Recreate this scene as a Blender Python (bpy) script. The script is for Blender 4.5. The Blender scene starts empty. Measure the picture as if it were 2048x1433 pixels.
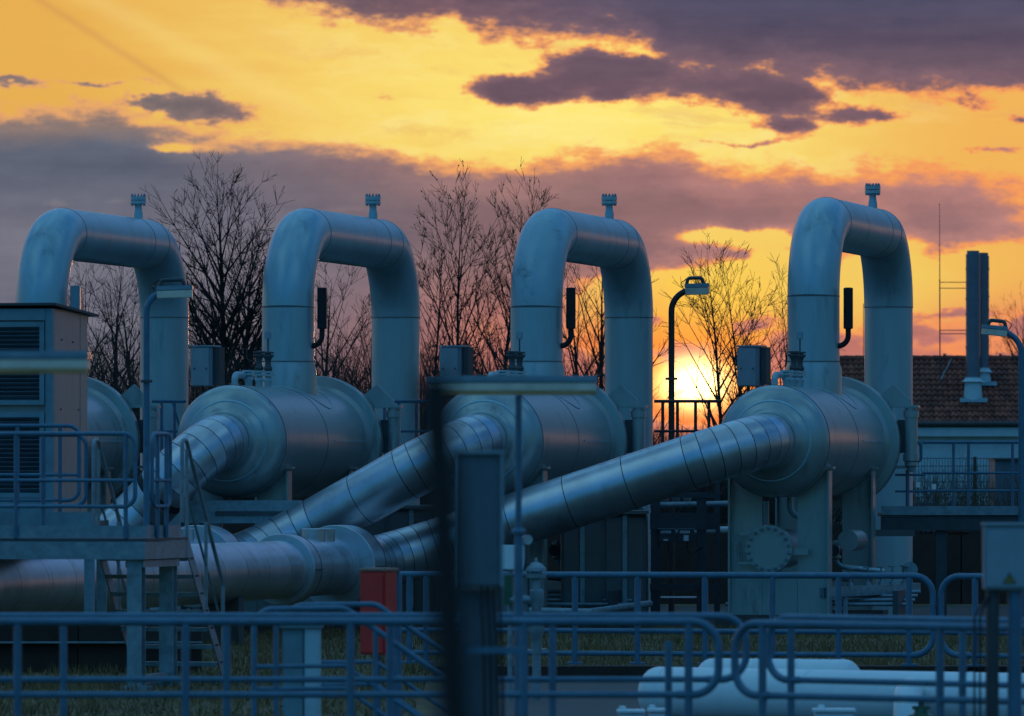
import bpy, math, random
import numpy as np
from mathutils import Vector, Matrix, Quaternion
from math import sin, cos, pi, radians, sqrt, tan, atan2

random.seed(7)
SC = bpy.context.scene
COL = SC.collection
F = 14150.0          # focal length in photo pixels (2048 wide)
HZ = 950.0           # photo row of the horizon
H = 2.3              # camera height


def P(px, py, Y):
    """photo pixel at depth Y -> point"""
    return Vector(((px - 1024.0) * Y / F, Y, H - (py - HZ) * Y / F))


# ------------------------------------------------------------------ camera
cam = bpy.data.cameras.new('camera')
cam.sensor_width = 36.0
cam.lens = 36.0 * F / 2048.0
cam.shift_y = (HZ - 716.5) / 2048.0
cam.clip_start = 0.5
cam.clip_end = 20000
cam.dof.use_dof = True
cam.dof.focus_distance = 112.0
cam.dof.aperture_fstop = 5.6
camo = bpy.data.objects.new('camera', cam)
COL.objects.link(camo)
camo.location = (0, 0, H)
camo.rotation_euler = (radians(90), 0, 0)
SC.camera = camo

# ------------------------------------------------------------------ sun + exposure
SUN_AZ = (1390 - 1024) / F
SUN_EL = (HZ - 765) / F
sun = bpy.data.lights.new('sun', 'SUN')
sun.energy = 0.12
sun.angle = radians(0.6)
sun.color = (1.0, 0.42, 0.16)
suno = bpy.data.objects.new('sun', sun)
COL.objects.link(suno)
sd = Vector((sin(SUN_AZ) * cos(SUN_EL), cos(SUN_AZ) * cos(SUN_EL), sin(SUN_EL)))
suno.rotation_euler = sd.to_track_quat('Z', 'Y').to_euler()
suno.location = (0, 60, 30)
SC.view_settings.view_transform = 'Standard'
SC.view_settings.look = 'None'
SC.view_settings.exposure = 2.3
SC.view_settings.gamma = 1.0
SC.view_settings.use_curve_mapping = False
SC.render.engine = 'CYCLES'
SC.cycles.use_denoising = True
SC.cycles.sampling_pattern = 'TABULATED_SOBOL'
SC.cycles.max_bounces = 6
SC.cycles.diffuse_bounces = 3
SC.cycles.glossy_bounces = 3
SC.cycles.transparent_max_bounces = 8
SC.cycles.sample_clamp_indirect = 4.0

# ------------------------------------------------------------------ world / sky
W = bpy.data.worlds.new('World')
SC.world = W
W.use_nodes = True
NT = W.node_tree
NT.nodes.clear()


class V:
    """tiny expression wrapper over math nodes"""
    nt = NT

    def __init__(self, s):
        self.s = s

    @staticmethod
    def m(op, *a, clamp=False):
        n = V.nt.nodes.new('ShaderNodeMath')
        n.operation = op
        n.use_clamp = clamp
        for i, x in enumerate(a):
            if isinstance(x, V):
                V.nt.links.new(x.s, n.inputs[i])
            else:
                n.inputs[i].default_value = x
        return V(n.outputs[0])

    def __add__(s, o): return V.m('ADD', s, o)
    __radd__ = __add__
    def __sub__(s, o): return V.m('SUBTRACT', s, o)
    def __rsub__(s, o): return V.m('SUBTRACT', o, s)
    def __mul__(s, o): return V.m('MULTIPLY', s, o)
    __rmul__ = __mul__
    def __truediv__(s, o): return V.m('DIVIDE', s, o)


def smooth(a, b, x):
    n = V.nt.nodes.new('ShaderNodeMapRange')
    n.interpolation_type = 'SMOOTHSTEP'
    V.nt.links.new(x.s, n.inputs['Value'])
    n.inputs['From Min'].default_value = a
    n.inputs['From Max'].default_value = b
    return V(n.outputs['Result'])


def gauss(u, v, cx, cy, sx, sy):
    a = V.m('MULTIPLY_ADD', u, 1.0 / sx, -cx / sx)
    b = V.m('MULTIPLY_ADD', v, 1.0 / sy, -cy / sy)
    q = V.m('MULTIPLY_ADD', b, b, a * a)
    return V.m('EXPONENT', q * -1.0)


def vmax(a, b): return V.m('MAXIMUM', a, b)
def clamp01(a): return V.m('ADD', a, 0.0, clamp=True)


def comb(x, y, z=0.0):
    n = V.nt.nodes.new('ShaderNodeCombineXYZ')
    for i, q in enumerate((x, y, z)):
        if isinstance(q, V):
            V.nt.links.new(q.s, n.inputs[i])
        else:
            n.inputs[i].default_value = q
    return n.outputs[0]


def noise(vec, scale, detail=4, rough=0.55, off=0.0):
    n = V.nt.nodes.new('ShaderNodeTexNoise')
    n.inputs['Scale'].default_value = scale
    n.inputs['Detail'].default_value = detail
    n.inputs['Roughness'].default_value = rough
    V.nt.links.new(vec, n.inputs['Vector'])
    return V(n.outputs[0])


def mixc(f, a, b):
    n = V.nt.nodes.new('ShaderNodeMix')
    n.data_type = 'RGBA'
    if isinstance(f, V):
        V.nt.links.new(f.s, n.inputs[0])
    else:
        n.inputs[0].default_value = f
    for i, q in ((6, a), (7, b)):
        if isinstance(q, V):
            V.nt.links.new(q.s, n.inputs[i])
        else:
            n.inputs[i].default_value = (*q, 1)
    return V(n.outputs[2])


def addc(f, a, b, mode='ADD'):
    n = V.nt.nodes.new('ShaderNodeMix')
    n.data_type = 'RGBA'
    n.blend_type = mode
    if isinstance(f, V):
        V.nt.links.new(f.s, n.inputs[0])
    else:
        n.inputs[0].default_value = f
    for i, q in ((6, a), (7, b)):
        if isinstance(q, V):
            V.nt.links.new(q.s, n.inputs[i])
        else:
            n.inputs[i].default_value = (*q, 1)
    return V(n.outputs[2])


def fcurve(x, pts, lo, hi):
    """piecewise curve, x in photo columns 0..2048, value range lo..hi"""
    n = V.nt.nodes.new('ShaderNodeFloatCurve')
    c = n.mapping.curves[0]
    n.mapping.extend = 'HORIZONTAL'
    P_ = [(a / 2048.0, (b - lo) / (hi - lo)) for a, b in pts]
    while len(c.points) < len(P_):
        c.points.new(0.5, 0.5)
    for q, (a, b) in zip(c.points, P_):
        q.location = (a, b)
    n.mapping.update()
    V.nt.links.new((x * (1 / 2048.0)).s, n.inputs['Value'])
    return V.m('MULTIPLY_ADD', V(n.outputs[0]), hi - lo, lo)


def build_sky():
    tc = NT.nodes.new('ShaderNodeTexCoord')
    sep = NT.nodes.new('ShaderNodeSeparateXYZ')
    NT.links.new(tc.outputs['Generated'], sep.inputs[0])
    x, y, z = (V(sep.outputs[i]) for i in range(3))
    az = V.m('ARCTAN2', x, y)
    el = V.m('ARCSINE', z)
    u0 = V.m('MULTIPLY_ADD', az, F, 1024.0)
    v0 = V.m('MULTIPLY_ADD', el, -F, HZ)
    # ragged cloud coordinates
    c1 = comb(u0 * (1 / 330.0), v0 * (1 / 120.0), 0.3)
    c2 = comb(u0 * (1 / 330.0), v0 * (1 / 120.0), 7.7)
    n1 = noise(c1, 1.0, 6, 0.6) - 0.5
    n2 = noise(c2, 1.0, 6, 0.6) - 0.5
    nf = noise(comb(u0 * (1 / 85.0), v0 * (1 / 36.0), 2.1), 1.0, 6, 0.65) - 0.5
    ng = noise(comb(u0 * (1 / 120.0), v0 * (1 / 60.0), 9.1), 1.0, 6, 0.65) - 0.5
    streak = noise(comb(u0 * (1 / 900.0), v0 * (1 / 60.0), 4.4), 1.0, 5, 0.6) - 0.5
    u = u0 + n1 * 120.0 + ng * 90.0
    v = v0 + n2 * 55.0 + nf * 44.0
    # ---- clear part of the sunset sky
    swirl = noise(comb((u0 + n1 * 260.0) * (1 / 260.0), (v0 + n2 * 160.0) * (1 / 70.0), 5.5), 1.0, 5, 0.6) - 0.5
    base = mixc(smooth(60, 700, u0 + streak * 400.0 + swirl * 300.0), (0.80, 0.43, 0.085), (0.90, 0.57, 0.13))
    base = mixc(clamp01(gauss(u0, v0, 1180, 215, 520, 230) * (1.0 + streak * 1.2)), base, (1.0, 0.80, 0.19))
    base = mixc(clamp01(swirl * 2.2) * smooth(300, 900, u0) * smooth(420, 330, v0), base, (1.0, 0.88, 0.38))
    base = mixc(clamp01(swirl * -1.6) * 0.7, base, (0.86, 0.42, 0.10))
    base = mixc(smooth(1550, 2000, u0) * 0.75, base, (0.88, 0.42, 0.09))
    base = mixc(clamp01(smooth(520, 720, v0) * (0.85 + streak + swirl)), base, (0.84, 0.20, 0.10))
    base = mixc(clamp01(gauss(u0, v0, 1450, 600, 165, 92) * (1.1 + nf * 2.0 + swirl * 1.6)), base, (1.0, 0.66, 0.09))
    base = mixc(smooth(560, 690, v0) * smooth(1780, 1900, u0) * 0.9, base, (0.82, 0.26, 0.12))
    base = mixc(clamp01(gauss(u0, v0, 1415, 765, 290, 125) * 1.1), base, (1.0, 0.26, 0.025))
    base = mixc(clamp01(smooth(730, 860, v0) * 0.9), base, (0.82, 0.12, 0.035))
    base = mixc(clamp01(gauss(u0, v0, 1760, 560, 190, 95) * (0.95 + nf * 0.8)), base, (0.90, 0.60, 0.12))
    wisp = noise(comb((u0 + n1 * 200.0) * (1 / 210.0), (v0 + n2 * 120.0 - u0 * 0.12) * (1 / 46.0), 8.8), 1.0, 7, 0.68)
    base = mixc(smooth(0.52, 0.70, wisp) * smooth(340, 250, v0) * smooth(350, 800, u0) * 0.42, base, (0.80, 0.40, 0.14))
    base = mixc(clamp01(smooth(3600, 9000, V.m('ABSOLUTE', u0 - 1024.0)) * 0.8 + smooth(-1400, -4200, v0) * 0.6), base, (0.74, 0.62, 0.44))
    # thin contrails
    d1 = (v0 - u0 * 0.632 + 47.0) + nf * 6.0
    tr = V.m('EXPONENT', (d1 * d1) * (-1 / 90.0)) * smooth(560, 300, u0) * smooth(320, 220, v0)
    base = mixc(tr * 0.28, base, (0.55, 0.22, 0.10))
    d2 = (v0 - u0 * 0.52 + 95.0) + nf * 14.0
    tr2 = V.m('EXPONENT', (d2 * d2) * (-1 / 700.0)) * smooth(700, 560, u0)
    base = mixc(tr2 * 0.22, base, (1.0, 0.78, 0.28))
    # ---- cloud amount
    e1 = fcurve(u, [(0, 222), (140, 220), (240, 232), (370, 278), (520, 290), (680, 302), (850, 314), (990, 338),
                    (1100, 322), (1190, 300), (1330, 304), (1400, 338), (1560, 350), (1700, 346), (1850, 346),
                    (1950, 368), (2048, 386)], 0, 500)
    fn = (noise(comb(u0 * (1 / 300.0), v0 * (1 / 100.0), 3.3), 1.0, 3, 0.5) - 0.5) * 1.5
    fn = fn + (noise(comb(u0 * (1 / 100.0), v0 * (1 / 42.0), 6.1), 1.0, 8, 0.70) - 0.5) * 3.0
    fn = fn + streak * 0.8
    bank = V.m('MINIMUM', vmax((v - e1) * (1 / 60.0), -1.6), 1.7)
    hole = gauss(u, v, 1400, 640, 150, 95) * 1.5
    for a in ((1390, 790, 130, 60, 1.6), (1440, 590, 150, 60, 1.0), (1470, 470, 110, 17, 1.7), (1540, 520, 50, 30, 0.9), (1745, 580, 105, 120, 1.5), (2030, 545, 170, 75, 1.6),
              (1900, 610, 130, 55, 1.2), (970, 660, 110, 90, 0.62), (1180, 640, 90, 110, 0.85), (1555, 560, 60, 90, 0.9),
              (1500, 800, 70, 60, 0.9), (350, 295, 60, 8, 0.5), (110, 405, 30, 8, 0.45), (235, 405, 25, 10, 0.4),
              (700, 420, 60, 8, 0.4), (850, 560, 90, 60, 0.3), (2000, 700, 160, 25, 0.9), (1310, 560, 60, 30, 0.5)):
        hole = hole + gauss(u, v, *a[:4]) * a[4]
    hole = V.m('MINIMUM', hole, 1.4)
    bank = bank - hole * 2.3 + fn * (0.62 + 0.6 * smooth(420, 560, v0) * smooth(800, 1300, u0)) * smooth(420, 250, v0 - 250.0 * smooth(600, 1100, u0))
    e2 = fcurve(u, [(0, 0), (480, 0), (540, 20), (700, 50), (850, 58), (895, 40), (940, 70), (1100, 72), (1210, 76),
                    (1290, 104), (1360, 158), (1480, 156), (1620, 172), (1800, 196), (2048, 206)], -20, 300)
    top = V.m('MINIMUM', vmax((e2 - 12.0 - v) * (1 / 46.0), -1.6), 1.7) - smooth(560, 470, u) * 3.0 + fn * 0.95
    puff = gauss(u, v, 1080, 172, 115, 30)
    for a in ((1170, 125, 60, 34, 1.0), (1000, 186, 70, 24, 0.9), (1270, 135, 90, 30, 1.0), (1400, 172, 190, 40, 1.1),
              (1560, 196, 75, 30, 1.0), (1225, 190, 40, 20, 0.9), (1710, 232, 85, 18, 0.85), (1560, 262, 52, 22, 1.0),
              (400, 216, 95, 24, 1.15), (300, 206, 80, 12, 0.8), (45, 170, 70, 9, 0.85), (185, 172, 60, 7, 0.8),
              (1990, 301, 90, 6, 0.7), (1480, 297, 80, 5, 0.6), (1950, 195, 60, 14, 0.7), (2035, 240, 50, 14, 0.6),
              (290, 172, 50, 8, 0.5), (640, 135, 30, 5, 0.4), (140, 210, 40, 6, 0.4), (790, 190, 50, 14, 0.3),
              (1840, 665, 100, 34, 0.85), (1905, 628, 70, 9, 0.7), (1368, 702, 70, 22, 0.9), (1520, 655, 60, 24, 0.75), (1290, 640, 50, 18, 0.6), (1700, 690, 60, 40, 0.7), (2010, 640, 70, 20, 0.6)):
        puff = puff + gauss(u, v, *a[:4]) * a[4]
    puff = puff * 1.9 - 0.92 + fn * 1.15 * smooth(0.0, 0.12, puff)
    # higher clouds go on above the picture and round the sky
    nb = noise(comb(u0 * (1 / 2600.0), v0 * (1 / 700.0), 1.0), 1.0, 5, 0.6)
    high = (nb - 0.54) * 7.0 - smooth(-500, -60, v0) * 4.0 - smooth(-2500, -7000, v0) * 4.0
    top = top - smooth(-1500, -6000, v0) * 4.0
    den = vmax(vmax(bank, top), vmax(puff, high))
    cl = smooth(-0.55, 0.60, den)
    # ---- cloud colour
    low = mixc(smooth(200, 1150, u0), (0.125, 0.140, 0.190), (0.29, 0.165, 0.165))
    low = mixc(smooth(1000, 1500, u0), low, (0.34, 0.175, 0.175))
    low = mixc(smooth(330, 460, v0) * smooth(1000, 500, u0) * 0.5, low, (0.24, 0.22, 0.27))
    low = mixc(smooth(480, 760, v0) * smooth(400, 1100, u0) * 0.7, low, (0.52, 0.165, 0.125))
    cc = mixc(smooth(300, 250, v), low, mixc(smooth(200, 900, u0), (0.20, 0.16, 0.16), (0.17, 0.105, 0.135)))
    cc = mixc(smooth(200, -60, v0) * smooth(800, 1500, u0), cc, (0.085, 0.090, 0.160))
    cc = addc(1.0, cc, mixc(smooth(0.25, 1.5, den), (1.30, 1.20, 1.12), (0.90, 0.92, 0.95)), 'MULTIPLY')
    cc = addc(1.0, cc, mixc(clamp01(0.5 + ng * 0.6 + nf * 0.4 + streak * 1.1), (0.66, 0.68, 0.74), (1.30, 1.24, 1.16)), 'MULTIPLY')
    rim = mixc(smooth(300, 1300, u0), (0.80, 0.37, 0.16), (0.93, 0.30, 0.11))
    col = mixc(smooth(0.0, 0.45, cl) * 0.85, base, rim)
    col = mixc(smooth(0.32, 1.0, cl), col, cc)
    # ---- the sun, veiled, just over the ground
    g1 = gauss(u0, v0, 1392, 768, 54, 38)
    g2 = gauss(u0, v0, 1390, 770, 120, 90)
    col = addc(clamp01(g2 * 0.55), col, (0.9, 0.26, 0.01))
    col = addc(clamp01(g1 * 1.3), col, (4.6, 3.5, 1.3))
    # ---- dusk sky all round
    sky = NT.nodes.new('ShaderNodeTexSky')
    sky.sky_type = 'NISHITA'
    sky.sun_disc = False
    sky.sun_elevation = SUN_EL
    sky.sun_rotation = SUN_AZ
    sky.altitude = 50
    sky.air_density = 1.0
    sky.dust_density = 0.6
    sky.ozone_density = 4.0
    dusk = addc(1.0, V(sky.outputs[0]), (0.14, 0.88, 1.04), 'MULTIPLY')   # camera white balance: cool shade
    G = V.m('EXPONENT', az * az * (-1 / 1.15 ** 2)) * V.m('EXPONENT', el * el * (-1 / 0.28 ** 2))
    dusk = mixc(clamp01(cl * 0.6), dusk, (0.10, 0.22, 0.28))
    deck = smooth(0.42, 0.66, noise(tc.outputs['Generated'], 3.2, 5, 0.6)) * smooth(0.25, 0.75, el)  # unseen overhead clouds, added to brighten surfaces from above
    dusk = mixc(deck * 0.9, dusk, (0.50, 1.18, 1.55))
    col = addc(1.0, col, (SKY_GAIN, SKY_GAIN, SKY_GAIN), 'MULTIPLY')
    out = mixc(clamp01(G * 1.25), dusk, col)
    bg = NT.nodes.new('ShaderNodeBackground')
    bg.inputs['Strength'].default_value = SKY_K
    NT.links.new(out.s, bg.inputs['Color'])
    o = NT.nodes.new('ShaderNodeOutputWorld')
    NT.links.new(bg.outputs[0], o.inputs['Surface'])


SKY_K = 0.15
SKY_GAIN = 1.0 / (SKY_K * 2 ** SC.view_settings.exposure)   # sunset colours are given as they read in the picture
build_sky()
W.cycles.sampling_method = 'MANUAL'
W.cycles.sample_map_resolution = 256

# ------------------------------------------------------------------ materials
MATS = {}


def mat(name, base, rough=0.5, metal=0.0, var=0.12, scale=3.0, stretch=(1, 1, 1), bump=0.0, bscale=40.0,
        spec=0.5, dirt=None, dirt_amt=0.0, dirt_scale=1.5, coat=0.0):
    if name in MATS:
        return MATS[name]
    m = bpy.data.materials.new(name)
    m.use_nodes = True
    nt = m.node_tree
    b = nt.nodes['Principled BSDF']
    tc = nt.nodes.new('ShaderNodeTexCoord')
    mp = nt.nodes.new('ShaderNodeMapping')
    mp.inputs['Scale'].default_value = stretch
    nt.links.new(tc.outputs['Object'], mp.inputs[0])
    oi = nt.nodes.new('ShaderNodeObjectInfo')
    om = nt.nodes.new('ShaderNodeMath')
    om.operation = 'MULTIPLY'
    om.inputs[1].default_value = 37.0
    nt.links.new(oi.outputs['Random'], om.inputs[0])
    nt.links.new(om.outputs[0], mp.inputs['Location'])
    n = nt.nodes.new('ShaderNodeTexNoise')
    n.inputs['Scale'].default_value = scale
    n.inputs['Detail'].default_value = 5
    n.inputs['Roughness'].default_value = 0.6
    nt.links.new(mp.outputs[0], n.inputs['Vector'])
    mr = nt.nodes.new('ShaderNodeMapRange')
    mr.inputs[1].default_value = 0.3
    mr.inputs[2].default_value = 0.7
    mr.inputs[3].default_value = 1 - var
    mr.inputs[4].default_value = 1 + var
    nt.links.new(n.outputs[0], mr.inputs[0])
    mx = nt.nodes.new('ShaderNodeVectorMath')
    mx.operation = 'SCALE'
    mx.inputs[0].default_value = base
    nt.links.new(mr.outputs[0], mx.inputs['Scale'])
    out = mx.outputs[0]
    if dirt is not None:
        n2 = nt.nodes.new('ShaderNodeTexNoise')
        n2.inputs['Scale'].default_value = dirt_scale
        n2.inputs['Detail'].default_value = 8
        n2.inputs['Roughness'].default_value = 0.7
        nt.links.new(mp.outputs[0], n2.inputs['Vector'])
        r2 = nt.nodes.new('ShaderNodeMapRange')
        r2.interpolation_type = 'SMOOTHSTEP'
        r2.inputs[1].default_value = 0.52
        r2.inputs[2].default_value = 0.72
        r2.inputs[4].default_value = dirt_amt
        nt.links.new(n2.outputs[0], r2.inputs[0])
        mm = nt.nodes.new('ShaderNodeMix')
        mm.data_type = 'RGBA'
        mm.inputs[7].default_value = (*dirt, 1)
        nt.links.new(r2.outputs[0], mm.inputs[0])
        nt.links.new(out, mm.inputs[6])
        out = mm.outputs[2]
    nt.links.new(out, b.inputs['Base Color'])
    rr = nt.nodes.new('ShaderNodeMapRange')
    rr.inputs[3].default_value = max(0.02, rough - 0.08)
    rr.inputs[4].default_value = min(1, rough + 0.08)
    nt.links.new(n.outputs[0], rr.inputs[0])
    nt.links.new(rr.outputs[0], b.inputs['Roughness'])
    b.inputs['Metallic'].default_value = metal
    b.inputs['Specular IOR Level'].default_value = spec
    b.inputs['Coat Weight'].default_value = coat
    if bump > 0:
        n3 = nt.nodes.new('ShaderNodeTexNoise')
        n3.inputs['Scale'].default_value = bscale
        n3.inputs['Detail'].default_value = 4
        nt.links.new(mp.outputs[0], n3.inputs['Vector'])
        bp = nt.nodes.new('ShaderNodeBump')
        bp.inputs['Strength'].default_value = bump
        bp.inputs['Distance'].default_value = 0.02
        nt.links.new(n3.outputs[0], bp.inputs['Height'])
        nt.links.new(bp.outputs[0], b.inputs['Normal'])
    MATS[name] = m
    return m


PAINT = mat('vessel_paint', (0.36, 0.42, 0.41), 0.33, metal=0.42, var=0.10, scale=2.2, stretch=(1.4, 1.4, 0.35), spec=0.8,
            dirt=(0.17, 0.19, 0.17), dirt_amt=0.85, dirt_scale=2.2, bump=0.03, bscale=6)
PAINT2 = mat('arch_paint', (0.33, 0.48, 0.52), 0.34, metal=0.22, var=0.10, scale=1.6, stretch=(1.6, 1.6, 0.3), spec=0.7,
             dirt=(0.14, 0.22, 0.24), dirt_amt=0.6, dirt_scale=1.8, bump=0.03, bscale=5)
STAINED = mat('stained_paint', (0.33, 0.48, 0.52), 0.4, metal=0.12, var=0.10, scale=2.0,
              dirt=(0.07, 0.13, 0.15), dirt_amt=0.9, dirt_scale=1.7, bump=0.03, bscale=5)
SEAM = mat('weld_seam', (0.13, 0.14, 0.15), 0.6)
CLAD = mat('metal_cladding', (0.52, 0.54, 0.57), 0.35, metal=0.82, var=0.16, scale=2.0,
           dirt=(0.22, 0.23, 0.25), dirt_amt=0.6, dirt_scale=1.6, bump=0.06, bscale=3)
CLADDARK = mat('cladding_gap', (0.025, 0.027, 0.03), 0.8)
STEEL = mat('galvanised_steel', (0.24, 0.32, 0.35), 0.5, metal=0.4, var=0.22, scale=9, dirt=(0.12, 0.12, 0.12),
            dirt_amt=0.5, dirt_scale=5, bump=0.05)
RAIL = mat('rail_paint', (0.065, 0.17, 0.25), 0.45, var=0.18, scale=8, dirt=(0.08, 0.09, 0.1), dirt_amt=0.5, dirt_scale=6)
DARKSTEEL = mat('dark_steel', (0.06, 0.068, 0.075), 0.55, var=0.25, scale=6, dirt=(0.05, 0.04, 0.035), dirt_amt=0.6, dirt_scale=3)
BACKLIT = mat('backlit_flare_colour', (0.06, 0.028, 0.026), 0.5, var=0.2, scale=6)  # silhouette and red flare before the sun, put into the colour
BLACK = mat('black_foam', (0.013, 0.013, 0.014), 0.8, var=0.2)
RUBBER = mat('black_cable', (0.012, 0.012, 0.013), 0.5)
CABFRONT = mat('cabinet_paint', (0.17, 0.29, 0.33), 0.45, var=0.12, scale=5, dirt=(0.1, 0.1, 0.1), dirt_amt=0.4)
CABSIDE = mat('cabinet_panel', (0.36, 0.33, 0.31), 0.4, metal=0.25, var=0.14, scale=4, stretch=(1, 1, 0.2))
LOUVRE = mat('louvre_paint', (0.10, 0.14, 0.17), 0.5, var=0.15, scale=7)
ROOFSHEET = mat('roof_sheet', (0.06, 0.065, 0.07), 0.6)
DIFFUSER = mat('lamp_diffuser', (0.88, 0.74, 0.58), 0.55, var=0.15, scale=6, dirt=(0.22, 0.23, 0.14), dirt_amt=0.6)
YELLOWED = mat('yellowed_diffuser', (0.95, 0.52, 0.24), 0.6, var=0.2, scale=6)
LAMPBODY = mat('lamp_housing', (0.13, 0.22, 0.26), 0.45, var=0.15, scale=8)
BOXGREY = mat('switch_box_paint', (0.26, 0.35, 0.40), 0.4, var=0.1, scale=6)
CONCRETE = mat('concrete', (0.08, 0.072, 0.066), 0.85, var=0.2, scale=2.5, dirt=(0.12, 0.12, 0.11), dirt_amt=0.6, bump=0.2, bscale=30)
EARTHWALL = mat('dark_wall', (0.045, 0.026, 0.018), 0.9, var=0.35, scale=2, bump=0.3, bscale=12)
SHEET = mat('sheet_cladding', (0.13, 0.13, 0.13), 0.5, metal=0.2, var=0.12, scale=3, dirt=(0.12, 0.11, 0.10), dirt_amt=0.5)
SOIL = mat('grass_ground', (0.12, 0.085, 0.03), 0.95, var=0.5, scale=1.2, dirt=(0.06, 0.05, 0.015), dirt_amt=0.8, dirt_scale=0.8, bump=0.4, bscale=10)
GRAVEL = mat('gravel', (0.045, 0.036, 0.03), 0.95, var=0.4, scale=15, bump=0.5, bscale=40)
BLADE = mat('grass_blade', (0.19, 0.115, 0.035), 0.7, var=0.5, scale=0.9, dirt=(0.30, 0.17, 0.07), dirt_amt=0.9, dirt_scale=1.3)
BARK = mat('bark', (0.030, 0.024, 0.019), 0.9, var=0.35, scale=6, dirt=(0.045, 0.055, 0.02), dirt_amt=0.6, dirt_scale=2)
TWIG = mat('twig', (0.032, 0.022, 0.016), 0.85, var=0.3, scale=2)
TILE = mat('roof_tile', (0.22, 0.055, 0.032), 0.75, var=0.35, scale=2.3, dirt=(0.10, 0.04, 0.028), dirt_amt=0.8, dirt_scale=1.2, bump=0.2)
PLASTER = mat('plaster', (0.44, 0.58, 0.62), 0.8, var=0.1, scale=1.0, dirt=(0.35, 0.36, 0.35), dirt_amt=0.4)
FASCIA = mat('fascia_board', (0.46, 0.60, 0.63), 0.6, var=0.08)
GUTTER = mat('gutter', (0.06, 0.055, 0.055), 0.5)
STAINLESS = mat('stainless_flue', (0.17, 0.19, 0.25), 0.32, metal=0.5, var=0.08, scale=3)
WHITE = mat('white_insulation', (0.72, 0.80, 0.80), 0.4, var=0.06, scale=2, dirt=(0.45, 0.46, 0.46), dirt_amt=0.3)
RED = mat('red_paint', (0.75, 0.04, 0.03), 0.45, var=0.12, scale=4)
REDTOP = mat('pale_cabinet_top', (0.40, 0.24, 0.18), 0.5, var=0.1)  # paler, browner tone for the cabinet top
GREEN = mat('green_valve_paint', (0.035, 0.11, 0.06), 0.4, var=0.2, scale=5)
GAUGEW = mat('gauge_face', (0.75, 0.75, 0.73), 0.25)
LABELW = mat('white_label', (0.7, 0.7, 0.7), 0.5)
SIGNY = mat('sign_yellow', (0.40, 0.28, 0.07), 0.5, var=0.2, scale=20)
DRY = mat('dry_stalk', (0.075, 0.055, 0.035), 0.9, var=0.4, scale=3)
WIRE = mat('fence_wire', (0.05, 0.07, 0.07), 0.6)


# ------------------------------------------------------------------ mesh helpers
def frame(t, up=Vector((0, 0, 1))):
    t = t.normalized()
    if abs(t.dot(up)) > 0.95:
        up = Vector((0, 1, 0))
    n = t.cross(up).normalized()
    return n, n.cross(t).normalized()


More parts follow.
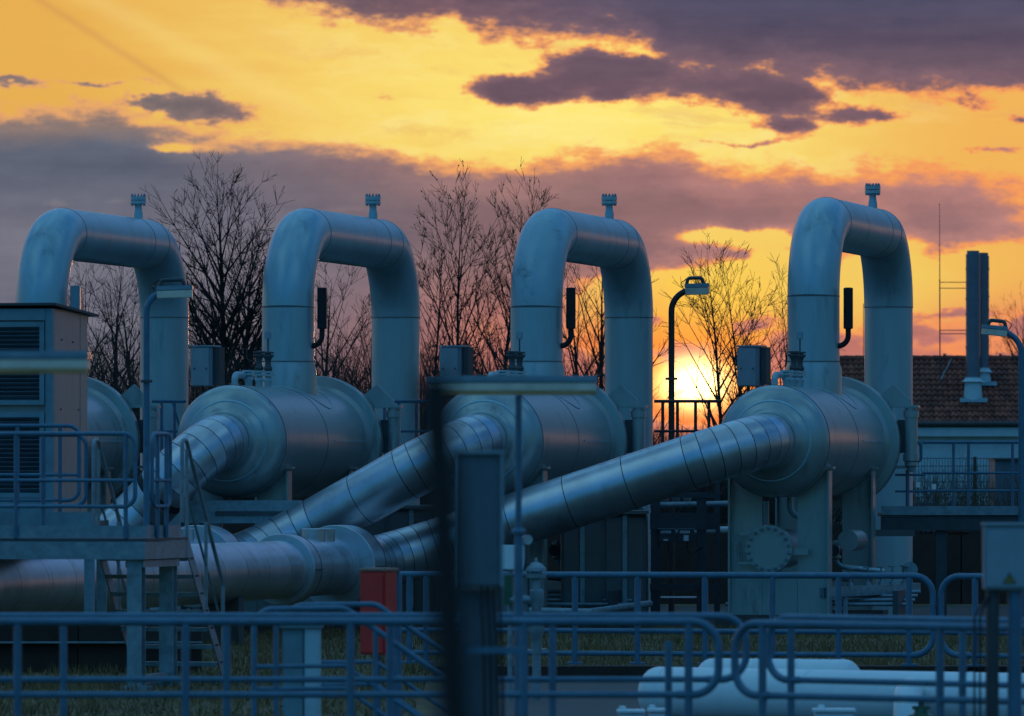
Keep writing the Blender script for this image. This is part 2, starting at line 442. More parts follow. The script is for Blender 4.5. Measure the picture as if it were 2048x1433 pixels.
class MB:
    def __init__(self):
        self.v, self.f = [], []

    def add(self, vs, fs):
        o = len(self.v)
        self.v += [tuple(q) for q in vs]
        self.f += [tuple(i + o for i in f) for f in fs]
        return self

    def box(self, c, s, rz=0.0, M=None):
        hx, hy, hz = s[0] / 2, s[1] / 2, s[2] / 2
        R = M if M is not None else Matrix.Rotation(rz, 3, 'Z')
        c = Vector(c)
        vs = [c + R @ Vector((x * hx, y * hy, z * hz)) for z in (-1, 1) for y in (-1, 1) for x in (-1, 1)]
        return self.add(vs, [(0, 2, 3, 1), (4, 5, 7, 6), (0, 1, 5, 4), (2, 6, 7, 3), (0, 4, 6, 2), (1, 3, 7, 5)])

    def span(self, a, b):
        a, b = Vector(a), Vector(b)
        return self.box((a + b) / 2, [abs(b[i] - a[i]) for i in range(3)])

    def bar(self, a, b, w, h):
        a, b = Vector(a), Vector(b)
        t = (b - a).normalized()
        n, up = frame(t)
        M = Matrix((n, t, up)).transposed()
        return self.box((a + b) / 2, (w, (b - a).length, h), M=M)

    def tube(self, path, r, seg=12, cap=True):
        path = [Vector(q) for q in path]
        m = len(path)
        rs = r if isinstance(r, (list, tuple)) else [r] * m
        ts = []
        for i in range(m):
            a = path[i] - path[i - 1] if i else path[1] - path[0]
            b = path[i + 1] - path[i] if i < m - 1 else a
            t = a.normalized() + b.normalized()
            ts.append(t.normalized() if t.length > 1e-6 else a.normalized())
        n, b = frame(ts[0])
        vs, fs = [], []
        for i in range(m):
            if i:
                q = ts[i - 1].rotation_difference(ts[i])
                n, b = q @ n, q @ b
            for k in range(seg):
                a = 2 * pi * k / seg
                vs.append(path[i] + (n * cos(a) + b * sin(a)) * rs[i])
        for i in range(m - 1):
            for k in range(seg):
                k2 = (k + 1) % seg
                fs.append((i * seg + k, i * seg + k2, (i + 1) * seg + k2, (i + 1) * seg + k))
        if cap:
            fs.append(tuple(range(seg))[::-1])
            fs.append(tuple((m - 1) * seg + k for k in range(seg)))
        return self.add(vs, fs)

    def lathe(self, prof, o, axis, seg=48):
        """prof: list of (distance along axis, radius)"""
        o, t = Vector(o), Vector(axis).normalized()
        n, b = frame(t)
        vs, fs = [], []
        for a, r in prof:
            for k in range(seg):
                w = 2 * pi * k / seg
                vs.append(o + t * a + (n * cos(w) + b * sin(w)) * r)
        m = len(prof)
        for i in range(m - 1):
            for k in range(seg):
                k2 = (k + 1) % seg
                fs.append((i * seg + k, i * seg + k2, (i + 1) * seg + k2, (i + 1) * seg + k))
        if prof[0][1] > 1e-4:
            fs.append(tuple(range(seg))[::-1])
        if prof[-1][1] > 1e-4:
            fs.append(tuple((m - 1) * seg + k for k in range(seg)))
        return self.add(vs, fs)

    def prism(self, poly, ext):
        poly = [Vector(q) for q in poly]
        e = Vector(ext)
        m = len(poly)
        vs = poly + [q + e for q in poly]
        fs = [tuple(range(m))[::-1], tuple(range(m, 2 * m))]
        fs += [(i, (i + 1) % m, (i + 1) % m + m, i + m) for i in range(m)]
        return self.add(vs, fs)

    def mesh(self, name, m, angle=35, bevel=0.0):
        me = bpy.data.meshes.new(name)
        me.from_pydata(self.v, [], self.f)
        if bevel > 0:
            import bmesh
            bm = bmesh.new()
            bm.from_mesh(me)
            bmesh.ops.recalc_face_normals(bm, faces=bm.faces)
            bmesh.ops.bevel(bm, geom=list(bm.edges), offset=bevel, segments=2, affect='EDGES', clamp_overlap=True)
            bm.to_mesh(me)
            bm.free()
        me.materials.append(m)
        me.polygons.foreach_set('use_smooth', [True] * len(me.polygons))
        me.update()
        me.set_sharp_from_angle(angle=radians(angle))
        return me

    def build(self, name, m, parent=None, local=False, angle=35, bevel=0.0):
        return inst(self.mesh(name, m, angle, bevel), name, parent, local)


def inst(me, name, parent=None, local=False, M=None):
    o = bpy.data.objects.new(name, me)
    COL.objects.link(o)
    if M is not None:
        o.matrix_basis = M
    if parent is not None:
        o.parent = parent
        if not local and parent.parent is None:
            o.matrix_parent_inverse = parent.matrix_basis.inverted()
    return o


def tag(o, label, cat=None, group=None, kind=None):
    o['label'] = label
    if cat:
        o['category'] = cat
    if group:
        o['group'] = group
    if kind:
        o['kind'] = kind
    return o


def thing(name, loc, label, cat, group=None, rz=0.0):
    o = bpy.data.objects.new(name, None)
    o.empty_display_size = 0.3
    COL.objects.link(o)
    o.matrix_basis = Matrix.Translation(Vector(loc)) @ Matrix.Rotation(rz, 4, 'Z')
    return tag(o, label, cat, group)


def structure(name, mb, m, label=None):
    o = mb.build(name, m)
    o['kind'] = 'structure'
    if label:
        o['label'] = label
    return o


def fillet(pts, R, n=8):
    pts = [Vector(q) for q in pts]
    out = [pts[0]]
    for i in range(1, len(pts) - 1):
        a, p, b = pts[i - 1], pts[i], pts[i + 1]
        d1, d2 = (a - p).normalized(), (b - p).normalized()
        ang = d1.angle(d2)
        if abs(ang - pi) < 1e-3:
            out.append(p)
            continue
        r = R[i - 1] if isinstance(R, (list, tuple)) else R
        tl = min(r / tan(ang / 2), 0.49 * (a - p).length if i > 1 else 0.98 * (a - p).length,
                 0.49 * (b - p).length if i < len(pts) - 2 else 0.98 * (b - p).length)
        rr = tl * tan(ang / 2)
        c = p + (d1 + d2).normalized() * (rr / sin(ang / 2))
        s, e = p + d1 * tl - c, p + d2 * tl - c
        tot = s.angle(e)
        ax = s.cross(e).normalized()
        for k in range(n + 1):
            out.append(c + Quaternion(ax, tot * k / n) @ s)
    out.append(pts[-1])
    return out


# ------------------------------------------------------------------ ground
structure('ground', MB().add([(-3000, 20, 0), (3000, 20, 0), (3000, 9000, 0), (-3000, 9000, 0),
                              (-3000, -200, 0), (3000, -200, 0)], [(0, 1, 2, 3), (4, 5, 1, 0)]), SOIL,
          'dim grassy ground of the station')
structure('gravel_yard', MB().add([(-14, 101.5, 0.004), (16, 101.5, 0.004), (16, 124, 0.004), (-14, 124, 0.004)],
                                  [(0, 1, 2, 3)]), GRAVEL, 'dark gravel yard under the vessels')
structure('pavement', MB().span((-0.75, 55, -0.3), (9.0, 80.5, 0.0)).add([], []), CONCRETE,
          'concrete pavement below the white tanks').location.z = 0.006
structure('kerb', MB().span((-0.9, 80.5, -0.2), (9.2, 81.0, 0.12)), EARTHWALL, 'dark kerb along the pavement edge')

# ------------------------------------------------------------------ the four vessels with arched pipes
ALPHA = math.atan2(1.54, 7.2)
UX, UY = sin(ALPHA), cos(ALPHA)
UV = Vector((UX, UY, 0))
LSP = 7.36           # spacing of the two arch legs
RB = 1.17            # bend radius
RP = 0.402           # pipe radius
ZV, RV = 2.80, 0.84  # vessel axis height, radius


def bolt_circle(mb, o, axis, rad, n, rb, hb, ref):
    axis, ref = Vector(axis).normalized(), Vector(ref)
    b = axis.cross(ref)
    for k in range(n):
        a = 2 * pi * (k + 0.5) / n
        c = Vector(o) + (ref * cos(a) + b * sin(a)) * rad
        yield c


def separator(X, zc, label, idx, weld_z, stained=False):
    root = thing('gas_separator', (X, 109.0, 0), label, 'gas vessel', 'gas vessels with arched pipes', -ALPHA)
    L = dict(parent=root, local=True)
    Y = Vector((0, 1, 0))
    # vessel shell and front head
    MB().lathe([(-3.5, RV), (1.72, RV), (1.74, 0.86), (1.80, 0.92)], (0, 0, ZV), Y, 72).build('shell', PAINT, **L)
    sh = root.children[-1]
    prof = []
    for k in range(13):
        a = (pi / 2) * k / 12
        r = 0.47 + (RV - 0.002 - 0.47) * 0 + 0
        prof.append((-3.5 - 0.40 * cos(a), max(0.5, (RV - 0.002) * sin(a))))
    prof = [(a, r) for a, r in prof if r > 0.5]
    MB().lathe([(-3.86, 0.48)] + prof + [(-3.5, RV - 0.002)], (0, 0, ZV), Y, 72).build('dished_head', PAINT, **L)
    MB().lathe([(-4.06, 0.415), (-4.02, 0.42), (-3.96, 0.435), (-3.90, 0.47), (-3.86, 0.52), (-3.84, 0.555), (-3.80, 0.60)],
               (0, 0, ZV), Y, 64).build('nozzle', PAINT, **L)
    for y, r in ((-3.5, RV), (-0.85, RV)):
        MB().lathe([(y - 0.012, r - 0.01), (y - 0.008, r + 0.005), (y + 0.008, r + 0.005), (y + 0.012, r - 0.01)],
                   (0, 0, ZV), Y, 72).build('weld_seam', SEAM, parent=sh, local=True)
    MB().lathe([(-3.815, 0.60), (-3.80, 0.612), (-3.785, 0.62)], (0, 0, ZV), Y, 64).build('weld_seam', PAINT2, parent=sh, local=True)
    # welded strip on the flank and nozzle pad
    MB().box((RV - 0.004, 0.55, ZV + 0.02), (0.03, 2.0, 0.03)).build('side_strip', PAINT2, parent=sh, local=True)
    pad = []
    for k in range(33):
        a = 2 * pi * k / 32
        px, py = 0.66 * cos(a), 0.80 * sin(a)
        pad.append((px, py, ZV + sqrt(RV ** 2 - px ** 2)))
    MB().tube(pad, 0.014, 6, False).build('nozzle_pad', PAINT2, parent=sh, local=True)
    # quick closure at the far end
    fl = MB().lathe([(1.78, 0.86), (1.80, 1.03), (1.82, 1.05), (1.97, 1.05), (1.99, 1.03), (1.99, 0.9)], (0, 0, ZV), Y, 72)
    fl = fl.build('closure_flange', PAINT, **L)
    MB().lathe([(2.02, 0.9), (2.02, 1.0), (2.18, 1.0), (2.24, 0.94), (2.34, 0.7), (2.40, 0.35), (2.42, 0.01)], (0, 0, ZV), Y, 64
               ).build('closure_door', PAINT2, **L)
    MB().lathe([(1.985, 0.9), (1.985, 0.985), (2.025, 0.985), (2.025, 0.9)], (0, 0, ZV), Y, 64).build('closure_clamp', STEEL, **L)
    # davit that carries the door
    dv = MB().lathe([(2.34, 0.05), (2.34, 0.06), (2.42, 0.07), (2.44, 0.1), (2.50, 0.1), (2.52, 0.125), (2.62, 0.125),
                     (2.62, 0.105), (3.2, 0.105), (3.2, 0.125), (3.3, 0.125), (3.32, 0.09), (3.38, 0.09)],
                    (1.2, 2.05, 0), (0, 0, 1), 24).build('davit_post', PAINT, **L)
    MB().prism([(0.70, 2.05, ZV + 0.74), (0.92, 2.05, ZV + 0.92), (1.20, 2.05, 3.46), (1.20, 2.05, 3.36), (0.82, 2.05, 3.34)],
               (0, 0.03, 0)).build('bracket', PAINT, parent=dv, local=True)
    MB().box((1.12, 2.05, 3.37), (0.42, 0.2, 0.04)).build('bracket', PAINT, parent=dv, local=True)
    MB().box((1.05, 2.07, 2.9), (0.12, 0.1, 0.52)).build('hinge', DARKSTEEL, parent=dv, local=True)
    MB().bar((0.9, 2.07, 2.42), (1.22, 2.07, 2.42), 0.05, 0.05).build('hinge', PAINT, parent=dv, local=True)
    # arch: near leg, bends, cross pipe, far leg
    def bend(y0, s):
        pts = []
        for k in range(17):
            a = (pi / 2) * k / 16
            pts.append(Vector((0, y0 + s * RB * (1 - cos(a)), zc - RB + RB * sin(a))))
        return pts
    MB().tube([(0, 0, ZV + 0.3), (0, 0, zc - RB)], RP, 48).build('near_leg', PAINT2, **L)
    MB().tube(bend(0, 1), RP, 48, False).build('bend', STAINED if stained else PAINT2, **L)
    MB().tube([(0, RB, zc), (0, LSP - RB, zc)], RP, 48, False).build('cross_pipe', PAINT2, **L)
    MB().tube(bend(LSP, -1), RP, 48, False).build('bend', PAINT2, **L)
    MB().tube([(0, LSP, -0.1), (0, LSP, zc - RB)], RP * 0.985, 48).build('far_leg', PAINT2, **L)
    ar = root.children[-4]
    for (o, ax) in (((0, RB, zc), Y), ((0, LSP - RB, zc), Y), ((0, 5.32, zc), Y),
                    ((0, 0, zc - RB), Vector((0, 0, 1))), ((0, LSP, zc - RB), Vector((0, 0, 1)))):
        MB().lathe([(-0.010, RP - 0.01), (-0.007, RP + 0.004), (0.007, RP + 0.004), (0.010, RP - 0.01)], o, ax, 48
                   ).build('weld_seam', SEAM, parent=ar, local=True)
    # thicker stub between leg and vessel
    MB().lathe([(ZV + 0.5, 0.436), (3.93, 0.436), (4.0, 0.41), (4.03, 0.408), (4.03, 0.395)], (0, 0, 0), (0, 0, 1), 48
               ).build('leg_stub', PAINT, **L)
    MB().lathe([(4.03, 0.39), (4.035, 0.407), (4.05, 0.407), (4.055, 0.39)], (0, 0, 0), (0, 0, 1), 48
               ).build('weld_seam', SEAM, parent=root.children[-1], local=True)
    # vent silencer beside the near leg
    vp = fillet([(0.3, -0.05, 4.27), (0.55, -0.05, 4.30), (0.55, -0.05, 4.7)], 0.16)
    vt = MB().tube(vp, 0.042, 12).build('vent_pipe', BLACK, **L)
    MB().lathe([(4.54, 0.045), (4.55, 0.074), (5.17, 0.074), (5.18, 0.05)], (0.55, -0.05, 0), (0, 0, 1), 20
               ).build('silencer', BLACK, parent=vt, local=True)
    # bolted nozzle on top of the arch
    zt = zc + RP
    nz = MB().lathe([(-0.06, 0.078), (0.08, 0.074), (0.13, 0.062), (0.20, 0.058), (0.22, 0.06), (0.235, 0.128), (0.285, 0.128),
                     (0.285, 0.08)], (0, 5.72, zt), (0, 0, 1), 24).build('vent_nozzle', PAINT2, **L)
    MB().lathe([(0.285, 0.07), (0.297, 0.07), (0.297, 0.128), (0.352, 0.128), (0.352, 0.0)], (0, 5.72, zt), (0, 0, 1), 24
               ).build('blind_flange', PAINT2, parent=nz, local=True)
    bm_ = MB().lathe([(0.205, 0.013), (0.235, 0.013), (0.235, 0.009), (0.352, 0.009), (0.352, 0.016), (0.378, 0.016), (0.378, 0.01), (0.40, 0.007)],
                     (0, 0, 0), (0, 0, 1), 6).mesh('bolt', STEEL)
    for c in bolt_circle(None, (0, 5.72, zt), (0, 0, 1), 0.106, 12, 0, 0, (1, 0, 0)):
        inst(bm_, 'bolt', nz, True, Matrix.Translation(c))
    # saddles
    for y, zlow in ((-3.0, 0.2), (1.1, 0.2)):
        sd_ = MB()
        for s in (-1, 1):
            sd_.span((s * 0.27, y - 0.02, zlow), (s * 0.74, y + 0.02, 2.30))
        sd_.span((-0.265, y - 0.02, zlow), (0.265, y + 0.02, 0.78))
        so = sd_.build('saddle', PAINT, **L)
        for s in (-1, 1):
            MB().box((s * 0.755, y, (zlow + 2.36) / 2), (0.03, 0.26, 2.36 - zlow)).build('stiffener', PAINT, parent=so, local=True)
            MB().box((s * 0.775, y, 2.405), (0.10, 0.2, 0.03)).build('cap_plate', PAINT, parent=so, local=True)
        MB().box((0, y, 0.095), (1.9, 0.5, 0.21)).build('plinth', CONCRETE, parent=so, local=True)
    # instrument manifold on top, in front of the near leg
    im = MB()
    im.tube(fillet([(-0.08, -3.0, ZV + 0.75), (-0.08, -3.0, ZV + 1.0), (0.0, -2.2, ZV + 1.0)], 0.08), 0.05, 12)
    im = im.build('instrument_manifold', PAINT2, **L)
    for yy in (-2.55, -1.9, -1.35):
        MB().lathe([(0.78, 0.055), (0.9, 0.055), (0.94, 0.075), (0.98, 0.05), (1.0, 0.05), (1.0, 0.10), (1.03, 0.10), (1.03, 0.04),
                    (1.045, 0.04), (1.045, 0.10), (1.075, 0.10), (1.075, 0.03)], (0.02, yy, ZV), (0, 0, 1), 16
                   ).build('flanged_stub', PAINT2, parent=im, local=True)
    for yy in (-1.9, -1.35):
        MB().lathe([(1.07, 0.055), (1.12, 0.07), (1.17, 0.045), (1.24, 0.045), (1.28, 0.065), (1.30, 0.09), (1.33, 0.09), (1.33, 0.05),
                    (1.345, 0.05), (1.345, 0.09), (1.37, 0.09), (1.375, 0.02)], (0.02, yy, ZV), (0, 0, 1), 16
                   ).build('valve', DARKSTEEL, parent=im, local=True)
    MB().tube([(0.02, -1.35, ZV + 1.36), (0.02, -1.35, ZV + 1.56)], 0.012, 8).build('gauge_stem', DARKSTEEL, parent=im, local=True)
    MB().box((0.02, -1.35, ZV + 1.62), (0.095, 0.07, 0.12)).build('gauge', BOXGREY, parent=im, local=True, bevel=0.012)
    MB().tube(fillet([(-0.04, -1.95, ZV + 1.2), (-0.16, -1.95, ZV + 1.25), (-0.16, -1.95, ZV + 1.42)], 0.05), 0.007, 6
              ).build('lever', DARKSTEEL, parent=im, local=True)
    return root


UNITS = []
for i, (X, zc, lab, st) in enumerate((
        (-7.25, 6.05, 'grey arched pipe and vessel behind the louvred cabinet, leftmost of the four', False),
        (-3.45, 6.05, 'clean grey arched pipe and vessel just right of the tall bare tree', False),
        (0.378, 6.05, 'grey arched pipe with blotchy stained bend, on the vessel behind the long tube lamp', True),
        (4.645, 6.22, 'tallest grey arched pipe and vessel, beside the tiled roof, rightmost of the four', False))):
    UNITS.append(separator(X, zc, lab, i, 0, st))
# manway with bolted blind flange under the rightmost vessel
r4 = UNITS[3]
mw = MB().lathe([(-3.22, 0.36), (-3.15, 0.36), (-3.15, 0.30), (-1.8, 0.30)], (-0.12, 0, 1.19), (0, 1, 0), 40).build('manway_neck', PAINT, r4, True)
MB().lathe([(-3.30, 0.0), (-3.30, 0.352), (-3.23, 0.36), (-3.22, 0.30)], (-0.12, 0, 1.19), (0, 1, 0), 40).build('blind_flange', PAINT, mw, True)
bmesh_ = MB().lathe([(-0.07, 0.012), (-0.045, 0.018), (-0.045, 0.028), (0.0, 0.028)], (0, 0, 0), (0, 1, 0), 6).mesh('bolt', STEEL)
for c in bolt_circle(None, (-0.12, -3.30, 1.19), (0, 1, 0), 0.31, 18, 0, 0, (1, 0, 0)):
    inst(bmesh_, 'bolt', mw, True, Matrix.Translation(c))
MB().tube([(-0.58, -3.3, 0.98), (-0.58, -3.3, 1.42)], 0.02, 8).build('hinge_pin', STEEL, mw, True)
for z in (0.98, 1.42):
    MB().box((-0.49, -3.28, z), (0.2, 0.06, 0.03)).build('hinge_arm', PAINT, mw, True)
MB().box((0.33, -3.2, 1.15), (0.26, 0.04, 0.1)).build('latch', PAINT, mw, True)
MB().tube(fillet([(0.05, -2.4, 2.0), (0.05, -2.4, 1.72), (0.35, -2.2, 1.6)], 0.15), 0.05, 14).build('drain_pipe', PAINT2, r4, True)
MB().lathe([(0, 0.16), (0.9, 0.16), (1.0, 0.1), (1.02, 0.0)], (0.80, -1.6, 1.3), (0, 1, 0), 24).build('drain_pot', PAINT, r4, True)


# ------------------------------------------------------------------ insulated pipes with banded cladding
def clad_pipe(P2, P1, A0, back, label, name='insulated_pipe'):
    R = 0.405
    root = thing(name, (P2.x, P2.y, 0), label, 'insulated pipe', 'banded insulated pipes to the vessels')
    S = P2 - UV * back
    d1, d2 = -UV, (P1 - P2).normalized()

    def arc(a, p, b, r, n):
        return fillet([a, p, b], r, n)[1:-1]
    e1 = arc(S, P2, P1, 1.15, 6)
    e2 = arc(P2, P1, A0, 1.15, 8)
    cuts = []
    L1 = (e1[0] - S).length
    n1 = max(2, round(L1 / 1.22))
    cuts += [S + (e1[0] - S) * (k / n1) for k in range(n1)]
    cuts += e1
    L2 = (e2[0] - e1[-1]).length
    n2 = max(2, round(L2 / 1.05))
    cuts += [e1[-1] + (e2[0] - e1[-1]) * (k / n2) for k in range(1, n2)]
    cuts += e2
    cuts.append(A0)
    core = MB().tube(cuts, R - 0.012, 32).build('pipe_core', CLADDARK, root)
    m = len(cuts)
    ts = []
    for i in range(m):
        a = (cuts[i] - cuts[i - 1]) if i else cuts[1] - cuts[0]
        b = (cuts[i + 1] - cuts[i]) if i < m - 1 else a
        ts.append((a.normalized() + b.normalized()).normalized())
    for i in range(m - 1):
        a, b = cuts[i], cuts[i + 1]
        d = (b - a)
        if d.length < 0.06:
            continue
        g = 0.006
        d = d.normalized()
        mb = MB()
        # two rings lying in the mitre planes
        vs, seg = [], 40
        n0, b0 = frame(d)
        for (c, t, s) in ((a, ts[i], 1), (b, ts[i + 1], -1)):
            for k in range(seg):
                w = 2 * pi * k / seg
                o = (n0 * cos(w) + b0 * sin(w)) * R
                # slide along d to land in the plane through c with normal t
                sl = -o.dot(t) / d.dot(t)
                vs.append(c + o + d * (sl + s * g))
        fs = [(k, (k + 1) % seg, (k + 1) % seg + seg, k + seg) for k in range(seg)]
        mb.add(vs, fs).build('cladding_segment', CLAD, root)
    # collars over the flanges
    for t0, r, ln, nm in ((-6.1, 0.50, 0.42, 'flange_box'), (-2.7, 0.60, 0.72, 'flange_box')):
        if back > -t0 + 0.5:
            o = P2 + UV * t0
            c = MB().lathe([(-ln / 2, R + 0.002), (-ln / 2, r - 0.01), (-ln / 2 + 0.01, r), (ln / 2 - 0.01, r), (ln / 2, r - 0.01), (ln / 2, R + 0.002)],
                           o, UV, 48).build(nm, CLAD, root)
            q = o + UV * (ln / 2)
            MB().lathe([(-0.02, r - 0.005), (-0.02, r + 0.004), (0.0, r + 0.004), (0.0, r - 0.005)], q, UV, 48).build('seam', CLADDARK, c)
            rr = Vector((UY, -UX, 0))
            MB().box(o + rr * (r + 0.012), (0.03, ln * 0.9, 0.02), -ALPHA).build('buckle', DARKSTEEL, c)
    if back > 5.5:
        for t0 in (-4.35, -3.75):
            MB().lathe([(0.3, 0.17), (0.55, 0.17), (0.56, 0.16), (0.56, 0.0)], P2 + UV * t0, (0, 0, 1), 28).build('nozzle_stub', CLAD, root)
    # pipe supports
    for t0 in (-9.5, -1.4):
        if back > -t0:
            o = P2 + UV * t0
            MB().box((o.x, o.y, (o.z - R) / 2 + 0.04), (0.5, 0.3, o.z - R + 0.08), -ALPHA).build('pipe_support', CONCRETE, root)
    return root


ZH = 0.974
for (X, p2x, back, lab) in ((4.645, -1.924, 22.0, 'long silver banded pipe rising to the rightmost vessel, its level run passing behind the stairs'),
                            (0.378, -3.946, 13.0, 'banded pipe climbing to the vessel with the stained bend'),
                            (-3.45, -6.146, 9.0, 'steep banded pipe climbing behind the platform rails to the second vessel from the left')):
    ax = lambda t: Vector((X + UX * t, 109.0 + UY * t, ZV))
    clad_pipe(Vector((p2x, 105.15, ZH)), ax(-5.1), ax(-4.04), back, lab)


# ------------------------------------------------------------------ railings
def rail_parts(root, a, b, z0, ztop, lows, posts, r, round0=False, round1=False, R=0.16, m=RAIL, post_r=None, foot=True):
    """a, b: (x, y) ends; posts: fractions along; lows: heights of lower rails above z0"""
    a, b = Vector((*a, 0)), Vector((*b, 0))
    d = (b - a).normalized()
    up = Vector((0, 0, 1))
    zl = z0 + lows[-1]
    pts = []
    if round0:
        pts += [a + d * R * 1.6 + up * zl, a + up * zl, a + up * ztop]
    else:
        pts += [a + up * ztop]
    if round1:
        pts += [b + up * ztop, b + up * zl, b - d * R * 1.6 + up * zl]
    else:
        pts += [b + up * ztop]
    path = fillet(pts, R, 8) if len(pts) > 2 else pts
    MB().tube(path, r, 12).build('top_rail', m, root)
    for h in lows:
        s = a + d * (R * 1.6 if (round0 and h == lows[-1]) else 0)
        e = b - d * (R * 1.6 if (round1 and h == lows[-1]) else 0)
        MB().tube([s + up * (z0 + h), e + up * (z0 + h)], r * 0.85, 10).build('knee_rail', m, root)
    pr = post_r or r
    for f in posts:
        q = a + (b - a) * f
        MB().tube([q + up * z0, q + up * (ztop - r * 0.5)], pr, 10).build('post', m, root)
        if foot:
            MB().box((q.x, q.y, z0 + 0.012), (pr * 5, pr * 5, 0.024)).build('foot_plate', m, root)


def railing(name, label, pa, pb, Ya, Yb, ytop_px, z0, lows, post_px, r, cat='railing', group=None, **k):
    """ends given as photo columns at depths Ya, Yb; ytop_px = photo row of the top rail at Ya"""
    ax, bx = (pa - 1024) * Ya / F, (pb - 1024) * Yb / F
    zt = H - (ytop_px - HZ) * Ya / F
    root = thing(name, ((ax + bx) / 2, (Ya + Yb) / 2, z0), label, cat, group)
    fr = []
    for p in post_px:
        t = (p - 1024) / F      # intersect view ray with the railing line
        # (ax + f*(bx-ax)) = t*(Ya + f*(Yb-Ya))
        fr.append((t * Ya - ax) / ((bx - ax) - t * (Yb - Ya)))
    rail_parts(root, (ax, Ya), (bx, Yb), z0, zt, lows, fr, r, **k)
    return root


# nearest double railing
G1 = 'railings along the near walkway'
railing('railing', 'nearest blue tube railing along the bottom left, ending in a rounded corner', -60, 1437, 46, 46, 1244, 0.0,
        [0.87], [35, 371, 701, 1048, 1377], 0.027, group=G1, round1=True, R=0.17, foot=False)
railing('railing', 'nearest blue tube railing across the lower right corner, in front of the white tanks', 1470, 2120, 46, 44.4, 1247, 0.0,
        [0.87], [1525, 1880], 0.027, group=G1, round0=True, R=0.17, foot=False)
railing('railing', 'second blue tube railing just behind the nearest one at left', -60, 1492, 48.4, 48.4, 1233, 0.0,
        [0.90], [127, 453, 780, 1105], 0.026, group=G1, round1=True, R=0.17, foot=False)
railing('railing', 'second blue tube railing just behind the nearest one at right', 1536, 2120, 48.4, 46.8, 1235, 0.0,
        [0.90], [1582, 1925], 0.026, group=G1, round0=True, R=0.17, foot=False)
MB().tube([P(1337, 1283, 46.6), Vector((*P(1337, 1283, 46.6).xy, 0))], 0.024, 12).build('bollard_pipe', RAIL)
tag(bpy.data.objects['bollard_pipe'], 'short blue pipe standing free between the near railings', 'pipe')

# middle railing on the kerb
G2 = 'railings on the kerb in front of the vessels'
railing('railing', 'long pale blue railing on the kerb in front of the rightmost vessel', 800, 1866, 81.9, 80.6, 1149, 0.12,
        [0.385, 0.125], [819, 852, 1150, 1275, 1410, 1545, 1677, 1818], 0.036, group=G2, round1=True, R=0.22)
railing('railing', 'pale blue railing behind the grey cabinet with the warning triangle', 1882, 2120, 80.6, 80.0, 1153, 0.12,
        [0.385, 0.125], [1950, 2085], 0.036, group=G2, round0=True, R=0.22)

# ------------------------------------------------------------------ access platform with stairs, lower left
pf = thing('access_platform', P(290, 1365, 77.5), 'steel access platform with ladder stairs at lower left', 'platform')
pf.matrix_basis = Matrix.Translation((-4.0, 77.5, 0))
DK = 1.58


def UVp(px, Y, z):
    return Vector(((px - 1024) * Y / F, Y, z))


Xr = (292 - 1024) * 75.6 / F           # right front corner
base_r = Vector((Xr, 75.6, 0))
rt = Vector((UY, -UX, 0))
Wd = 1.75                               # depth along UV
far_r = base_r + UV * Wd
lef = base_r - rt * 3.6
MB().bar(lef + Vector((0, 0, DK - 0.09)), base_r + Vector((0, 0, DK - 0.09)), 0.10, 0.19).build('beam', STEEL, pf)
MB().bar(base_r + UV * 0.06 - rt * 0.05 + Vector((0, 0, DK - 0.091)), far_r - rt * 0.05 + Vector((0, 0, DK - 0.091)), 0.09, 0.188).build('beam', STEEL, pf)
MB().bar(lef + UV * Wd + Vector((0, 0, DK - 0.092)), far_r + Vector((0, 0, DK - 0.092)), 0.08, 0.184).build('beam', STEEL, pf)
MB().add([lef + Vector((0, 0, DK + 0.01)), base_r + Vector((0, 0, DK + 0.01)), far_r + Vector((0, 0, DK + 0.01)), lef + UV * Wd + Vector((0, 0, DK + 0.01)),
          lef + Vector((0, 0, DK + 0.04)), base_r + Vector((0, 0, DK + 0.04)), far_r + Vector((0, 0, DK + 0.04)), lef + UV * Wd + Vector((0, 0, DK + 0.04))],
         [(0, 1, 2, 3), (4, 5, 6, 7), (0, 1, 5, 4), (1, 2, 6, 5), (2, 3, 7, 6), (3, 0, 4, 7)]).build('deck', DARKSTEEL, pf)
kp = Vector((0, 0, DK + 0.11))
MB().bar(lef + kp + UV * 0.02, base_r + kp + UV * 0.02, 0.012, 0.13).build('kick_plate', STEEL, pf)
MB().bar(base_r - rt * 0.03 + kp + UV * 0.04, far_r - rt * 0.03 + kp - UV * 0.2, 0.012, 0.13).build('kick_plate', STEEL, pf)


def hcol(mb, c, w, z0, z1, rz):
    R_ = Matrix.Rotation(rz, 3, 'Z')
    for s in (-1, 1):
        mb.box(Vector((c.x, c.y, (z0 + z1) / 2)) + R_ @ Vector((0, s * w / 2, 0)), (w, 0.014, z1 - z0), rz)
    mb.box((c.x, c.y, (z0 + z1) / 2), (0.012, w - 0.016, z1 - z0), rz)
    return mb


for q in (base_r - rt * 0.14 + UV * 0.12, base_r - rt * 0.14 + UV * 1.45):
    hcol(MB(), q, 0.16, 0.0, DK - 0.19, -ALPHA).build('column', STEEL, pf)
    MB().box((q.x, q.y, 0.02), (0.3, 0.3, 0.04), -ALPHA).build('base_plate', STEEL, pf)
q = base_r - rt * 0.14 + UV * 0.8
MB().box((q.x, q.y, DK - 0.235), (0.2, 1.5, 0.075), -ALPHA).build('head_beam', STEEL, pf)
q2 = base_r - rt * 0.14
MB().bar(q2 + UV * 0.2 + Vector((0, 0, 0.1)), q2 + UV * 1.35 + Vector((0, 0, 0.1)), 0.08, 0.1).build('tie_beam', STEEL, pf)
ZT = 2.74


def plrail(a, b, posts, **k):
    rail_parts(pf, a.xy, b.xy, DK + 0.04, ZT, [0.62, 0.34], posts, 0.024, foot=False, R=0.13, **k)


